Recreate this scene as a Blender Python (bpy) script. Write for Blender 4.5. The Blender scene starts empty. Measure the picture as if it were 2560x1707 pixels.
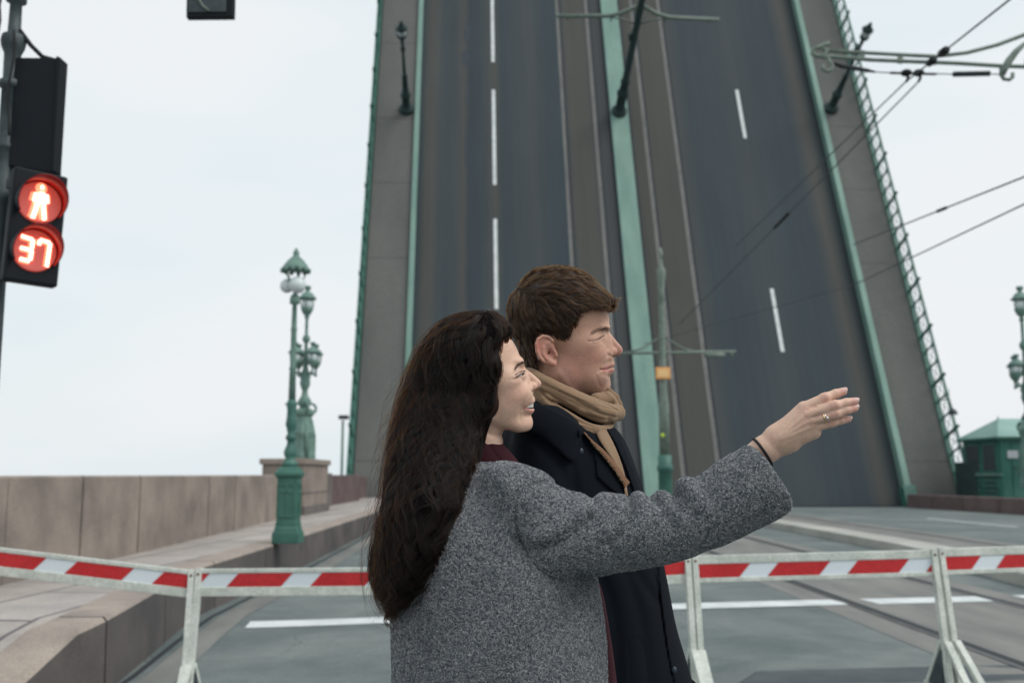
import bpy, bmesh, math, random, os
import numpy as np
from mathutils import Vector, Matrix, noise
random.seed(7); rng = np.random.default_rng(11)
D = bpy.data; SC = bpy.context.scene; COL = SC.collection
DEV = os.environ.get('DEV', '')

# ------------------------------------------------------------------ camera, sky, sun
F = 2489.0                      # focal length in photo pixels (35 mm lens, 2560 px wide)
CAMH = 1.38
PITCH = math.atan(332 / F)
cam_d = D.cameras.new('camera'); cam = D.objects.new('camera', cam_d); COL.objects.link(cam)
cam_d.lens = 35; cam_d.sensor_width = 36; cam_d.sensor_fit = 'HORIZONTAL'
cam_d.clip_start = .05; cam_d.clip_end = 6000
cam.location = (0, 0, CAMH); cam.rotation_euler = (math.pi / 2 + PITCH, 0, 0)
cam_d.dof.use_dof = True; cam_d.dof.focus_distance = 1.72; cam_d.dof.aperture_fstop = 5.2
SC.camera = cam
SC.view_settings.view_transform = 'Standard'; SC.view_settings.look = 'None'
SC.view_settings.exposure = 0.0; SC.view_settings.gamma = 1.0
SUN_EL, SUN_ROT = math.radians(50), math.radians(115)
w = D.worlds.new('World'); SC.world = w; w.use_nodes = True
nt = w.node_tree; nt.nodes.clear()
wo = nt.nodes.new('ShaderNodeOutputWorld'); bg = nt.nodes.new('ShaderNodeBackground')
sky = nt.nodes.new('ShaderNodeTexSky'); sky.sky_type = 'NISHITA'; sky.sun_disc = False
sky.sun_elevation = SUN_EL; sky.sun_rotation = SUN_ROT; sky.dust_density = 4; sky.air_density = 1.5
tc = nt.nodes.new('ShaderNodeTexCoord'); mp = nt.nodes.new('ShaderNodeMapping'); mp.inputs['Scale'].default_value = (1, 1, 4)
nz = nt.nodes.new('ShaderNodeTexNoise'); nz.inputs['Scale'].default_value = 1.3; nz.inputs['Detail'].default_value = 4
nz.inputs['Roughness'].default_value = .45
cr = nt.nodes.new('ShaderNodeValToRGB')     # overcast cloud deck, radiance before the 0.1 strength
cr.color_ramp.elements[0].position = .32; cr.color_ramp.elements[0].color = (.735, .862, .912, 1)
cr.color_ramp.elements[1].position = .62; cr.color_ramp.elements[1].color = (.90, .932, .953, 1)
mul = nt.nodes.new('ShaderNodeVectorMath'); mul.operation = 'SCALE'; mul.inputs['Scale'].default_value = 10.0
mx = nt.nodes.new('ShaderNodeMix'); mx.data_type = 'RGBA'; mx.inputs['Factor'].default_value = .93
bg.inputs['Strength'].default_value = .1
lk = nt.links.new
lk(tc.outputs['Generated'], mp.inputs['Vector']); lk(mp.outputs['Vector'], nz.inputs['Vector']); lk(nz.outputs['Fac'], cr.inputs['Fac'])
lk(cr.outputs['Color'], mul.inputs[0]); lk(sky.outputs['Color'], mx.inputs['A']); lk(mul.outputs['Vector'], mx.inputs['B'])
lk(mx.outputs['Result'], bg.inputs['Color']); lk(bg.outputs['Background'], wo.inputs['Surface'])
sl = D.lights.new('sun', 'SUN'); sun = D.objects.new('sun', sl); COL.objects.link(sun)
sl.energy = 1.7; sl.angle = math.radians(38); sl.color = (1, .975, .94)
# light comes from the right, high, a little behind the photographer
sd = Vector((math.sin(SUN_ROT) * math.cos(SUN_EL), math.cos(SUN_ROT) * math.cos(SUN_EL), math.sin(SUN_EL)))
sun.rotation_euler = sd.to_track_quat('Z', 'Y').to_euler(); sun.location = (5, -5, 20)

# ------------------------------------------------------------------ helpers
cP, sP = math.cos(PITCH), math.sin(PITCH)
def ray(u, v):
    dx = (u - 1280) / F; dy = (853.5 - v) / F
    return Vector((dx, cP - dy * sP, sP + dy * cP))
def P(u, v, Y):                 # photo pixel (2560 wide) at world distance Y
    r = ray(u, v); return Vector((0, 0, CAMH)) + r * (Y / r.y)
K = 1.0884
def hit(u, v, z):           # where the view through photo pixel (2352 wide) meets height z
    r = ray(u * K, v * K); return Vector((0, 0, CAMH)) + r * ((z - CAMH) / r.z)
def Q(u, v, Y): return P(u * K, v * K, Y)
def PA(u, v, Y):                # numpy version
    u = np.asarray(u, float); v = np.asarray(v, float)
    dx = (u - 1280) / F; dy = (853.5 - v) / F
    ry = cP - dy * sP; t = Y / ry
    return np.stack([dx * t, ry * t, CAMH + (sP + dy * cP) * t], -1)

def tag(o, label=None, cat=None, group=None, kind=None):
    if label: o['label'] = label
    if cat: o['category'] = cat
    if group: o['group'] = group
    if kind: o['kind'] = kind
    return o
def empty(name, loc, label, cat, group=None, rot=None):
    o = D.objects.new(name, None); COL.objects.link(o); o.location = loc
    if rot is not None: o.rotation_euler = rot
    o.empty_display_size = .1
    return tag(o, label, cat, group)
def copy_tree(o, parent=None):
    c = o.copy(); COL.objects.link(c)
    if parent is not None:
        c.parent = parent
    for ch in list(o.children): copy_tree(ch, c)
    return c

class MB:
    """collects boxes, tubes, lathes; build() makes ONE mesh object"""
    def __init__(s): s.v = []; s.f = []; s.sm = []
    def add(s, vs, fs, smooth=False):
        b = len(s.v); s.v += [tuple(p) for p in vs]; s.f += [tuple(i + b for i in f) for f in fs]; s.sm += [smooth] * len(fs); return s
    def box(s, c, d, R=None):
        c = Vector(c); h = [x / 2 for x in d]; vs = []
        for i in (-1, 1):
            for j in (-1, 1):
                for k in (-1, 1):
                    p = Vector((i * h[0], j * h[1], k * h[2]))
                    if R is not None: p = R @ p
                    vs.append(c + p)
        return s.add(vs, [(0, 1, 3, 2), (4, 6, 7, 5), (0, 4, 5, 1), (2, 3, 7, 6), (0, 2, 6, 4), (1, 5, 7, 3)])
    def bbox(s, a, b): return s.box([(x + y) / 2 for x, y in zip(a, b)], [abs(y - x) for x, y in zip(a, b)])
    def bar(s, a, b, wd, dp, side=(0, 1, 0)):      # rectangular bar from a to b
        a = Vector(a); b = Vector(b); t = (b - a).normalized(); sd_ = Vector(side)
        y = (sd_ - t * sd_.dot(t)).normalized(); x = y.cross(t)
        vs = []
        for p in (a, b):
            for i, j in ((-1, -1), (1, -1), (1, 1), (-1, 1)): vs.append(p + x * i * wd / 2 + y * j * dp / 2)
        return s.add(vs, [(3, 2, 1, 0), (4, 5, 6, 7), (0, 1, 5, 4), (1, 2, 6, 5), (2, 3, 7, 6), (3, 0, 4, 7)])
    def tube(s, pts, r, n=8, cap=True):
        pts = [Vector(p) for p in pts]; rs = r if isinstance(r, (list, tuple)) else [r] * len(pts)
        t0 = (pts[1] - pts[0]).normalized()
        up = Vector((0, 0, 1)) if abs(t0.z) < .9 else Vector((1, 0, 0))
        x = t0.cross(up).normalized(); vs = []
        for i, p in enumerate(pts):
            t = (pts[min(i + 1, len(pts) - 1)] - pts[max(i - 1, 0)])
            t = t.normalized() if t.length > 1e-9 else t0
            x = (x - t * x.dot(t)).normalized(); y = t.cross(x)
            for k in range(n):
                a = 2 * math.pi * k / n; vs.append(p + (x * math.cos(a) + y * math.sin(a)) * rs[i])
        fs = []
        for i in range(len(pts) - 1):
            for k in range(n):
                a = i * n + k; b = i * n + (k + 1) % n; fs.append((a, b, b + n, a + n))
        if cap:
            fs.append(tuple(range(n))[::-1]); fs.append(tuple(range((len(pts) - 1) * n, len(pts) * n)))
        return s.add(vs, fs, True)
    def lathe(s, prof, c=(0, 0, 0), n=20, ax=None, smooth=True):
        """prof: list of (radius, height); ax optional 3x3"""
        c = Vector(c); vs = []; m = len(prof)
        for r, z in prof:
            for k in range(n):
                a = 2 * math.pi * k / n; p = Vector((r * math.cos(a), r * math.sin(a), z))
                vs.append(c + (ax @ p if ax is not None else p))
        fs = []
        for i in range(m - 1):
            for k in range(n):
                a = i * n + k; b = i * n + (k + 1) % n; fs.append((a, b, b + n, a + n))
        fs.append(tuple(range(n))[::-1]); fs.append(tuple(range((m - 1) * n, m * n)))
        return s.add(vs, fs, smooth)
    def sphere(s, c, r, n=12, m=8, sc=(1, 1, 1)):
        prof = [(max(1e-4, math.sin(math.pi * i / m)) , -math.cos(math.pi * i / m)) for i in range(m + 1)]
        c = Vector(c); vs = []
        for q, z in prof:
            for k in range(n):
                a = 2 * math.pi * k / n
                vs.append(c + Vector((r * q * math.cos(a) * sc[0], r * q * math.sin(a) * sc[1], r * z * sc[2])))
        fs = [(i * n + k, i * n + (k + 1) % n, (i + 1) * n + (k + 1) % n, (i + 1) * n + k) for i in range(m) for k in range(n)]
        return s.add(vs, fs, True)
    def prism(s, poly, d0, d1, f3):      # poly list of 2D; f3(x,y,d)->3D
        n = len(poly); vs = [f3(x, y, d0) for x, y in poly] + [f3(x, y, d1) for x, y in poly]
        fs = [tuple(range(n))[::-1], tuple(range(n, 2 * n))] + [(i, (i + 1) % n, (i + 1) % n + n, i + n) for i in range(n)]
        return s.add(vs, fs)
    def build(s, name, mat, parent=None, bevel=0, local=False, fix=True):
        me = D.meshes.new(name); me.from_pydata(s.v, [], s.f); me.update()
        me.polygons.foreach_set('use_smooth', s.sm)
        if fix:
            bm = bmesh.new(); bm.from_mesh(me); bmesh.ops.recalc_face_normals(bm, faces=bm.faces); bm.to_mesh(me); bm.free()
        o = D.objects.new(name, me); COL.objects.link(o); me.materials.append(mat)
        if any(s.sm) and not all(s.sm): pass
        if parent is not None:
            o.parent = parent
            if not local:
                o.matrix_parent_inverse = parent_inv(parent)
        if bevel:
            b = o.modifiers.new('bevel', 'BEVEL'); b.width = bevel; b.segments = 2; b.limit_method = 'ANGLE'; b.angle_limit = math.radians(40)
        return o
def parent_inv(p):
    m = Matrix.LocRotScale(p.location, p.rotation_euler.to_quaternion() if p.rotation_mode != 'QUATERNION' else p.rotation_quaternion, p.scale)
    if p.parent: m = parent_inv(p.parent).inverted() @ m if False else m
    return m.inverted()

# ------------------------------------------------------------------ materials
def mat(name, col=(.5, .5, .5), rough=.7, metal=0, spec=.5, **kw):
    m = D.materials.new(name); m.use_nodes = True; nt = m.node_tree; b = nt.nodes['Principled BSDF']
    b.inputs['Base Color'].default_value = (*col, 1); b.inputs['Roughness'].default_value = rough
    b.inputs['Metallic'].default_value = metal; b.inputs['Specular IOR Level'].default_value = spec
    for k, v in kw.items(): b.inputs[k].default_value = v
    return m
def N(m, t, **kw):
    n = m.node_tree.nodes.new(t)
    for k, v in kw.items():
        if k in n.inputs.keys() if hasattr(n.inputs, 'keys') else False: n.inputs[k].default_value = v
        else: setattr(n, k, v)
    return n
def L(m, a, b): m.node_tree.links.new(a, b)
def coords(m, scale=(1, 1, 1), kind='Object'):
    t = N(m, 'ShaderNodeTexCoord'); mp = N(m, 'ShaderNodeMapping'); mp.inputs['Scale'].default_value = scale
    L(m, t.outputs[kind], mp.inputs['Vector']); return mp.outputs['Vector']
def noise_tex(m, vec, scale, detail=4, rough=.55, dist=0):
    n = N(m, 'ShaderNodeTexNoise'); n.inputs['Scale'].default_value = scale; n.inputs['Detail'].default_value = detail
    n.inputs['Roughness'].default_value = rough; n.inputs['Distortion'].default_value = dist
    L(m, vec, n.inputs['Vector']); return n.outputs['Fac']
def ramp(m, fac, stops, interp='LINEAR'):
    r = N(m, 'ShaderNodeValToRGB'); r.color_ramp.interpolation = interp; e = r.color_ramp.elements
    while len(e) < len(stops): e.new(.5)
    for el, (p, c) in zip(e, stops): el.position = p; el.color = (*c, 1) if len(c) == 3 else c
    L(m, fac, r.inputs['Fac']); return r.outputs['Color']
def mixc(m, fac, a, b, mode='MIX'):
    x = N(m, 'ShaderNodeMix'); x.data_type = 'RGBA'; x.blend_type = mode
    for s_, v in (('Factor', fac), ('A', a), ('B', b)):
        if isinstance(v, (int, float)): x.inputs[s_].default_value = v
        elif isinstance(v, tuple): x.inputs[s_].default_value = (*v, 1)
        else: L(m, v, x.inputs[s_])
    return x.outputs['Result']
def setc(m, c): L(m, c, m.node_tree.nodes['Principled BSDF'].inputs['Base Color'])
def setr(m, c): L(m, c, m.node_tree.nodes['Principled BSDF'].inputs['Roughness'])
def bump(m, fac, strength=.3, dist=.01):
    b = N(m, 'ShaderNodeBump'); b.inputs['Strength'].default_value = strength; b.inputs['Distance'].default_value = dist
    L(m, fac, b.inputs['Height']); L(m, b.outputs['Normal'], m.node_tree.nodes['Principled BSDF'].inputs['Normal'])
def mottled(name, c1, c2, scale=6, rough=.7, bs=.2, bd=.01, metal=0, fine=60, vscale=(1, 1, 1), lo=.35, hi=.65):
    m = mat(name, c1, rough, metal); v = coords(m, vscale)
    n1 = noise_tex(m, v, scale, 6, .6); n2 = noise_tex(m, v, fine, 3, .6)
    c = ramp(m, n1, [(lo, c1), (hi, c2)])
    g = ramp(m, n2, [(.3, (.75, .75, .75)), (.7, (1.15, 1.15, 1.15))])
    setc(m, mixc(m, .8, c, g, 'MULTIPLY')); bump(m, n2, bs, bd); return m
# ================================================================== SETTING
M = {}
def asphalt_mat():
    m = mat('asphalt', (.12, .14, .14), .88); v = coords(m)
    big = noise_tex(m, v, .45, 6, .62, .4); mid = noise_tex(m, v, 3.5, 5, .65); fine = noise_tex(m, v, 85, 3, .75)
    c = ramp(m, big, [(.36, (.095, .120, .120)), (.5, (.135, .160, .156)), (.66, (.178, .202, .193))])
    c = mixc(m, .7, c, ramp(m, mid, [(.3, (.80, .81, .82)), (.7, (1.16, 1.15, 1.14))]), 'MULTIPLY')
    c = mixc(m, .9, c, ramp(m, fine, [(.28, (.5, .51, .53)), (.5, (1, 1, 1)), (.72, (1.5, 1.48, 1.45))]), 'MULTIPLY')
    vo = N(m, 'ShaderNodeTexVoronoi'); vo.feature = 'DISTANCE_TO_EDGE'; vo.inputs['Scale'].default_value = .55; wv = N(m, 'ShaderNodeVectorMath', operation='ADD'); ns = N(m, 'ShaderNodeTexNoise'); ns.inputs['Scale'].default_value = 2.2; L(m, v, ns.inputs['Vector'])
    sc_ = N(m, 'ShaderNodeVectorMath', operation='SCALE'); sc_.inputs['Scale'].default_value = .55; L(m, ns.outputs['Color'], sc_.inputs[0]); L(m, v, wv.inputs[0]); L(m, sc_.outputs[0], wv.inputs[1]); L(m, wv.outputs[0], vo.inputs['Vector'])
    ck = ramp(m, vo.outputs['Distance'], [(.0, (.45, .45, .46)), (.008, (1, 1, 1))]); msk = ramp(m, noise_tex(m, v, .3, 2), [(.5, (0, 0, 0)), (.58, (1, 1, 1))])
    setc(m, mixc(m, msk, c, mixc(m, 1, c, ck, 'MULTIPLY'))); bump(m, fine, .7, .006); return m
M['asphalt'] = asphalt_mat()
M['tar'] = mottled('tar_patch', (.06, .075, .085), (.09, .105, .112), 2.5, .85, .4, .008, fine=90)
M['paint'] = mottled('road_paint', (.55, .58, .58), (.72, .75, .75), 3, .75, .3, .004, fine=70)
M['granite'] = mottled('granite', (.20, .168, .145), (.335, .275, .235), 1.3, .8, .35, .006, fine=55)
M['granite_dark'] = mottled('granite_kerb', (.11, .10, .098), (.17, .15, .142), 1.3, .8, .35, .006, fine=55)
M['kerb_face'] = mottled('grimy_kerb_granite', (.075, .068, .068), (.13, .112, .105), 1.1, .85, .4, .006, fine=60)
M['granite_red'] = mottled('red_granite', (.11, .075, .075), (.16, .115, .11), 1.5, .8, .3, .006, fine=40)
M['paving'] = mottled('granite_paving', (.30, .275, .255), (.44, .41, .385), .8, .8, .35, .006, fine=45)
M['tramstone'] = mottled('tram_bed', (.15, .152, .145), (.225, .223, .205), .8, .8, .3, .006, fine=50, vscale=(3, .6, 1))
M['steel'] = mottled('worn_steel', (.10, .10, .10), (.17, .17, .17), 3, .5, .1, .002, metal=.5)
M['groove'] = mat('dark_groove', (.025, .03, .035), .9)
M['green'] = mottled('green_paint', (.032, .118, .092), (.060, .175, .135), 3, .5, .12, .003)
M['green_old'] = mottled('faded_green_paint', (.10, .185, .155), (.16, .27, .225), 5, .6, .2, .004)
M['green_dark'] = mottled('dark_green_iron', (.015, .035, .035), (.03, .06, .055), 6, .5, .2, .004)
M['green_light'] = mottled('pale_green_paint', (.135, .245, .205), (.20, .325, .275), 1.2, .65, .15, .004, vscale=(1, .25, 1))
M['green_grey'] = mottled('grey_green_paint', (.13, .17, .145), (.20, .25, .21), 8, .6, .2, .004)
M['white_wood'] = mottled('weathered_white_paint', (.50, .53, .48), (.68, .70, .64), 7, .7, .2, .003, vscale=(1, 1, 1))
M['red_film'] = mottled('red_reflective_film', (.50, .014, .018), (.56, .022, .026), 9, .4, .05, .001)
M['white_film'] = mat('white_reflective_film', (.70, .76, .80), .4)
M['black'] = mat('black_plastic', (.003, .006, .010), .6, spec=.25)
M['blackmetal'] = mottled('dark_painted_metal', (.022, .035, .042), (.05, .07, .075), 8, .55, .2, .003)
M['rubber'] = mat('black_rubber', (.01, .01, .011), .8)
M['globe'] = mat('frosted_globe', (.62, .68, .68), .35)
M['glass'] = mat('window_glass', (.03, .045, .05), .12, spec=.8)
M['stain'] = mottled('oil_stain', (.018, .028, .04), (.03, .042, .055), 3)
M['rust'] = mottled('rust', (.10, .035, .015), (.2, .09, .05), 20, .8)

# ---- ground height: the road is crowned, lower at the kerb on the left
def gz(x, y):
    t = min(1, max(0, (2.2 - x) / 4.9)); t = t * t * (3 - 2 * t)
    q = min(1, max(0, (34 - y) / 18))
    return -.10 * t * q
def sheet(name, x0, x1, y0, y1, nx, ny, m, dz=0, f=None, kind='structure'):
    mb = MB(); vs = []
    for j in range(ny + 1):
        for i in range(nx + 1):
            x = x0 + (x1 - x0) * i / nx; y = y0 + (y1 - y0) * j / ny
            if f: x, y = f(i / nx, j / ny)
            vs.append((x, y, gz(x, y) + dz))
    fs = [(j * (nx + 1) + i, j * (nx + 1) + i + 1, (j + 1) * (nx + 1) + i + 1, (j + 1) * (nx + 1) + i) for j in range(ny) for i in range(nx)]
    mb.add(vs, fs, True); o = mb.build(name, m); tag(o, kind=kind); return o
# river far below and behind, road sheet up to the bridge hinge
mw = mat('river_water', (.10, .13, .14), .12, spec=.6); bump(mw, noise_tex(mw, coords(mw), .6, 4), .3, .3)
mb = MB(); mb.add([(-3000, -600, -7), (3000, -600, -7), (3000, 5000, -7), (-3000, 5000, -7)], [(0, 1, 2, 3)]); tag(mb.build('water', mw), kind='structure')
sheet('road', -9, 45, -14, 43.2, 54, 57, M['asphalt'])
mb = MB(); mb.bbox((-9, -14, -6.9), (45, 43.1, -.35)); tag(mb.build('embankment', M['granite_dark']), kind='structure')

def strip(name, pts, wd, m, dz=.004, n=12, kind='structure', h=None):
    """a painted or laid strip along a plan polyline [(x,y)...]; h gives a raised strip"""
    xs = np.array([p[0] for p in pts], float); ys = np.array([p[1] for p in pts], float)
    s_ = np.concatenate([[0], np.cumsum(np.hypot(np.diff(xs), np.diff(ys)))]); tt = np.linspace(0, s_[-1], n + 1)
    X = np.interp(tt, s_, xs); Y = np.interp(tt, s_, ys); dx = np.gradient(X); dy = np.gradient(Y); l = np.hypot(dx, dy)
    nx_, ny_ = -dy / l, dx / l; mb = MB()
    W = wd if hasattr(wd, '__len__') else [wd, wd]; W = np.interp(tt, [0, s_[-1]], W)
    a = [(X[i] + nx_[i] * W[i] / 2, Y[i] + ny_[i] * W[i] / 2) for i in range(n + 1)]
    b = [(X[i] - nx_[i] * W[i] / 2, Y[i] - ny_[i] * W[i] / 2) for i in range(n + 1)]
    if h is None:
        vs = [(x, y, gz(x, y) + dz) for x, y in a] + [(x, y, gz(x, y) + dz) for x, y in b]
        mb.add(vs, [(i + n + 1, i + n + 2, i + 1, i) for i in range(n)])
    else:
        vs = [(x, y, gz(x, y) + h) for x, y in a] + [(x, y, gz(x, y) + h) for x, y in b] + [(x, y, gz(x, y) - .05) for x, y in a] + [(x, y, gz(x, y) - .05) for x, y in b]
        k = n + 1; fs = []
        for i in range(n):
            fs += [(i + k, i + k + 1, i + 1, i), (i, i + 1, i + 1 + 2 * k, i + 2 * k), (i + k + 1, i + k, i + 3 * k, i + 1 + 3 * k)]
        fs += [(0, 2 * k, 3 * k, k), (n, k + n, 3 * k + n, 2 * k + n)]
        mb.add(vs, fs)
    o = mb.build(name, m, fix=h is not None)
    if kind: tag(o, kind=kind)
    return o
# stop line in front of the barrier, with the gaps at the rails
strip('stop_line', [(-2.62, 10.15), (-.4, 10.45), (1.7, 10.75), (3.58, 11.1)], .44, M['paint'], .008)
strip('stop_line', [(3.9, 11.15), (5.3, 11.4)], .44, M['paint'], .008)
strip('stop_line', [(5.75, 11.48), (6.6, 11.6)], .44, M['paint'], .008)
strip('lane_line', [(13.15, 32), (13.3, 26.6)], .16, M['paint'], .008)
strip('lane_line', [(-.45, 41), (-.4, 36)], .16, M['paint'], .008)
# repaired asphalt under the barrier and darker worn bands
mb = MB(); pp = [(1.5, 6.85), (3.0, 6.95), (4.5, 7.05), (6, 7.2), (6, 7.75), (4.5, 7.6), (3.0, 7.45), (1.75, 7.3)]
mb.add([(x, y, gz(x, y) + .004) for x, y in pp], [tuple(range(8))]); tag(mb.build('tar_patch', M['tar'], fix=False), kind='structure')
mt2 = mottled('old_tar', (.115, .13, .135), (.15, .165, .165), 2.5, .85, .4, .008, fine=90)
mb = MB(); pp = [(-1.6, 6.5), (0, 6.7), (1.49, 6.85), (1.74, 7.3), (0, 7.1), (-1.6, 6.95)]
mb.add([(x, y, gz(x, y) + .004) for x, y in pp], [tuple(range(6))]); tag(mb.build('tar_patch', mt2, fix=False), kind='structure')
# tram track bed and rails, leading to the rails on the raised leaf
def track(x0, x41): return [(x0, 3.0), (x0 * .72 + x41 * .28, 14), (x0 * .25 + x41 * .75, 30), (x41, 43)]
strip('tram_bed', track(4.62, 4.05), 2.55, M['tramstone'], .003, 24)
strip('tram_bed', track(9.15, 8.5), 2.5, M['tramstone'], .003, 24)
for x0, x1 in ((3.77, 3.25), (5.47, 4.92), (8.35, 7.6), (9.98, 9.2)):
    strip('rail_groove', track(x0, x1), .15, M['groove'], .006, 24)
    strip('tram_rail', track(x0 - .055, x1 - .055), .05, M['steel'], .009, 24)
    
mm = mottled('median_stone', (.33, .33, .30), (.47, .46, .42), .8, .8, .3, .006, fine=50)
strip('median_strip', [(6.15, 3), (6.45, 10), (7.2, 18), (7.15, 24), (6.6, 36), (6.3, 43)], .68, mm, n=24, h=.16)

# ---- raised sidewalk on the left with its granite kerb
_k = [hit(51, 1565, .20), hit(187, 1440, .385), hit(246, 1417, .41), hit(449, 1303, .41)]
KX = [(_k[0].x + .0, 4.2)] + [(q.x, q.y) for q in _k] + [ (-3.35, 14.4), (-3.57, 25.8), (-4.5, 43)]
def kx(y): return float(np.interp(y, [p[1] for p in KX], [p[0] for p in KX]))
def sz(y): return float(np.interp(y, [0, _k[0].y - .6, _k[0].y, _k[1].y, _k[2].y, 43], [.02, .03, .20, .385, .41, .41]))
ys = [-2, 1, 3, 4.2, 4.8, 5.2, 5.67, 6.0, 6.25, 6.6, 7, 8, 9, 10.4, 12, 14.4, 17, 20, 23, 25.8, 30, 36, 42.6]
mb = MB(); vs = []
for y in ys:
    for f in np.linspace(0, 1, 7): vs.append((-9 + (kx(y) - .335 + 9) * f, y, sz(y)))
fs = [(j * 7 + i, j * 7 + i + 1, (j + 1) * 7 + i + 1, (j + 1) * 7 + i) for j in range(len(ys) - 1) for i in range(6)]
mb.add(vs, fs)
msw = mat('granite_slabs', (.35, .31, .28), .8)
v = coords(msw); br = N(msw, 'ShaderNodeTexBrick'); br.inputs['Scale'].default_value = 1.0; br.offset = .5
br.inputs['Brick Width'].default_value = 1.5; br.inputs['Row Height'].default_value = .72; br.inputs['Mortar Size'].default_value = .018
br.inputs['Color1'].default_value = (.36, .325, .30, 1); br.inputs['Color2'].default_value = (.45, .41, .385, 1); br.inputs['Mortar'].default_value = (.13, .125, .13, 1)
rot = N(msw, 'ShaderNodeMapping'); rot.inputs['Rotation'].default_value = (0, 0, math.radians(90 + 3)); L(msw, v, rot.inputs['Vector']); L(msw, rot.outputs['Vector'], br.inputs['Vector'])
n1 = noise_tex(msw, v, 1.3, 6, .65); n2 = noise_tex(msw, v, 60, 3)
setc(msw, mixc(msw, .9, mixc(msw, .8, br.outputs['Color'], ramp(msw, n1, [(.3, (.72, .72, .74)), (.65, (1.1, 1.08, 1.05))]), 'MULTIPLY'), ramp(msw, n2, [(.3, (.8, .8, .8)), (.7, (1.15, 1.15, 1.15))]), 'MULTIPLY'))
bump(msw, n2, .3, .006)
tag(mb.build('sidewalk', msw), kind='structure')
# kerb: individual long granite stones with open joints, one structure object
mb = MB(); joints = [2.0, 4.3, _k[2].y, 9.1, 11.4, 13.8, 16.2, 18.7, 21.3, 24, 27, 30, 33.5, 37, 42.6]
for a, b in zip(joints[:-1], joints[1:]):
    n = 8 if a < 7 else 3; yy = np.linspace(a + .014, b - .014, n + 1); vs = []
    for y in yy:
        x = kx(y); z = sz(y); c = .025
        vs += [(x - .33, y, z + .004), (x - c, y, z + .004), (x, y, z - c), (x + .012, y, gz(x, y) - .1), (x - .33, y, gz(x, y) - .1)]
    fs = [(i * 5 + k, i * 5 + (k + 1) % 5, (i + 1) * 5 + (k + 1) % 5, (i + 1) * 5 + k) for i in range(n) for k in range(5)]
    fs += [(0, 1, 2, 3, 4), tuple(n * 5 + k for k in (4, 3, 2, 1, 0))]
    mb.add(vs, fs)
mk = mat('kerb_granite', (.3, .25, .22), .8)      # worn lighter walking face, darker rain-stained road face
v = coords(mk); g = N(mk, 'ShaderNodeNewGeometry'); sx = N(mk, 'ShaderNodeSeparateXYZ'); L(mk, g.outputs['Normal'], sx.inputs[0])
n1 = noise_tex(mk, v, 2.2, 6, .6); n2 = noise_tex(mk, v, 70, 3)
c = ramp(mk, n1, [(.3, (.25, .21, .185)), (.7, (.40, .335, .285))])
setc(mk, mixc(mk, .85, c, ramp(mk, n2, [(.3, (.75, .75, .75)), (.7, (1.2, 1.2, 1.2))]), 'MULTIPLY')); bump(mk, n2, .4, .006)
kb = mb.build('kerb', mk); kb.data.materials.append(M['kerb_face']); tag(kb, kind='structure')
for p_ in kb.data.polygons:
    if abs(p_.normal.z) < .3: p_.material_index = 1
# gutter band of small stones beside the kerb
strip('gutter', [(kx(y) + .12 + .02, y) for y in (4.5, 5.7, 6.3, 6.75, 10.4, 14.4, 25.8, 42)], .05, M['groove'], .005, 24)
strip('gutter_stones', [(kx(y) + .36, y) for y in (4.5, 5.7, 6.3, 6.75, 10.4, 14.4, 25.8, 42)], .26, M['tramstone'], .006, 24)

# ---- granite parapet along the sidewalk
def wallx(y): return -4.62 - .042 * (y - 11.6)
wall = empty('granite_parapet', (wallx(12), 12, .41), 'long grey pink granite parapet of big upright slabs along the left sidewalk', 'wall')
e = [3.5, 5.3, 7.2, 9.0, 10.75, 12.6, 14.6, 15.95, 17.7, 19.5, 21.9, 24.05]
for i, (a, b) in enumerate(zip(e[:-1], e[1:])):
    mb = MB(); xa, xb = wallx(a + .02), wallx(b - .02); q = .006 * ((i * 7) % 3)
    z0, z1 = (min(sz(a), .41) - .2), 1.368
    mb.add([(xa + q, a + .02, z0), (xb + q, b - .02, z0), (xb - .5, b - .02, z0), (xa - .5, a + .02, z0),
            (xa + q, a + .02, z1 - .02), (xb + q, b - .02, z1 - .02), (xb - .5, b - .02, z1 - .02), (xa - .5, a + .02, z1 - .02),
            (xa + q - .03, a + .02, z1), (xb + q - .03, b - .02, z1), (xb - .47, b - .02, z1), (xa - .47, a + .02, z1)],
           [(0, 3, 2, 1), (0, 1, 5, 4), (1, 2, 6, 5), (2, 3, 7, 6), (3, 0, 4, 7), (4, 5, 9, 8), (5, 6, 10, 9), (6, 7, 11, 10), (7, 4, 8, 11), (8, 9, 10, 11)])
    mb.build('granite_slab', M['granite'], wall)
mb = MB(); mb.bar((wallx(3.5) - .26, 3.5, .6), (wallx(24) - .26, 24, .6), 1.3, .35, (1, 0, 0)); mb.build('wall_core', M['granite_dark'], wall)
ped = empty('granite_pedestal', (-5.4, 25.6, .41), 'square block granite pedestal carrying the cluster of ornate lanterns', 'pedestal')
mb = MB(); mb.bbox((-6.0, 24.1, .3), (-4.98, 27.2, 1.62)); mb.build('pedestal_block', M['granite'], ped, .02)
mb = MB(); mb.bbox((-6.06, 24.04, 1.62), (-4.92, 27.26, 1.76)); mb.build('capstone', M['granite'], ped, .02)
mb = MB(); mb.bbox((-6.04, 24.05, .3), (-4.94, 27.25, .62)); mb.bbox((-6.01, 24.08, .92), (-4.965, 27.22, .95)); mb.build('plinth_course', M['granite_dark'], ped, .01)
fw = empty('pier_parapet', (-6, 34, .41), 'dark low granite parapet beyond the lantern pedestal by the bridge hinge', 'wall')
mb = MB(); mb.bbox((-6.6, 27.4, .3), (-5.75, 38, 1.36)); mb.bbox((-6.9, 38, .3), (-6.2, 42.9, 1.30)); mb.build('stone_block', M['granite_red'], fw, .02)
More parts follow.
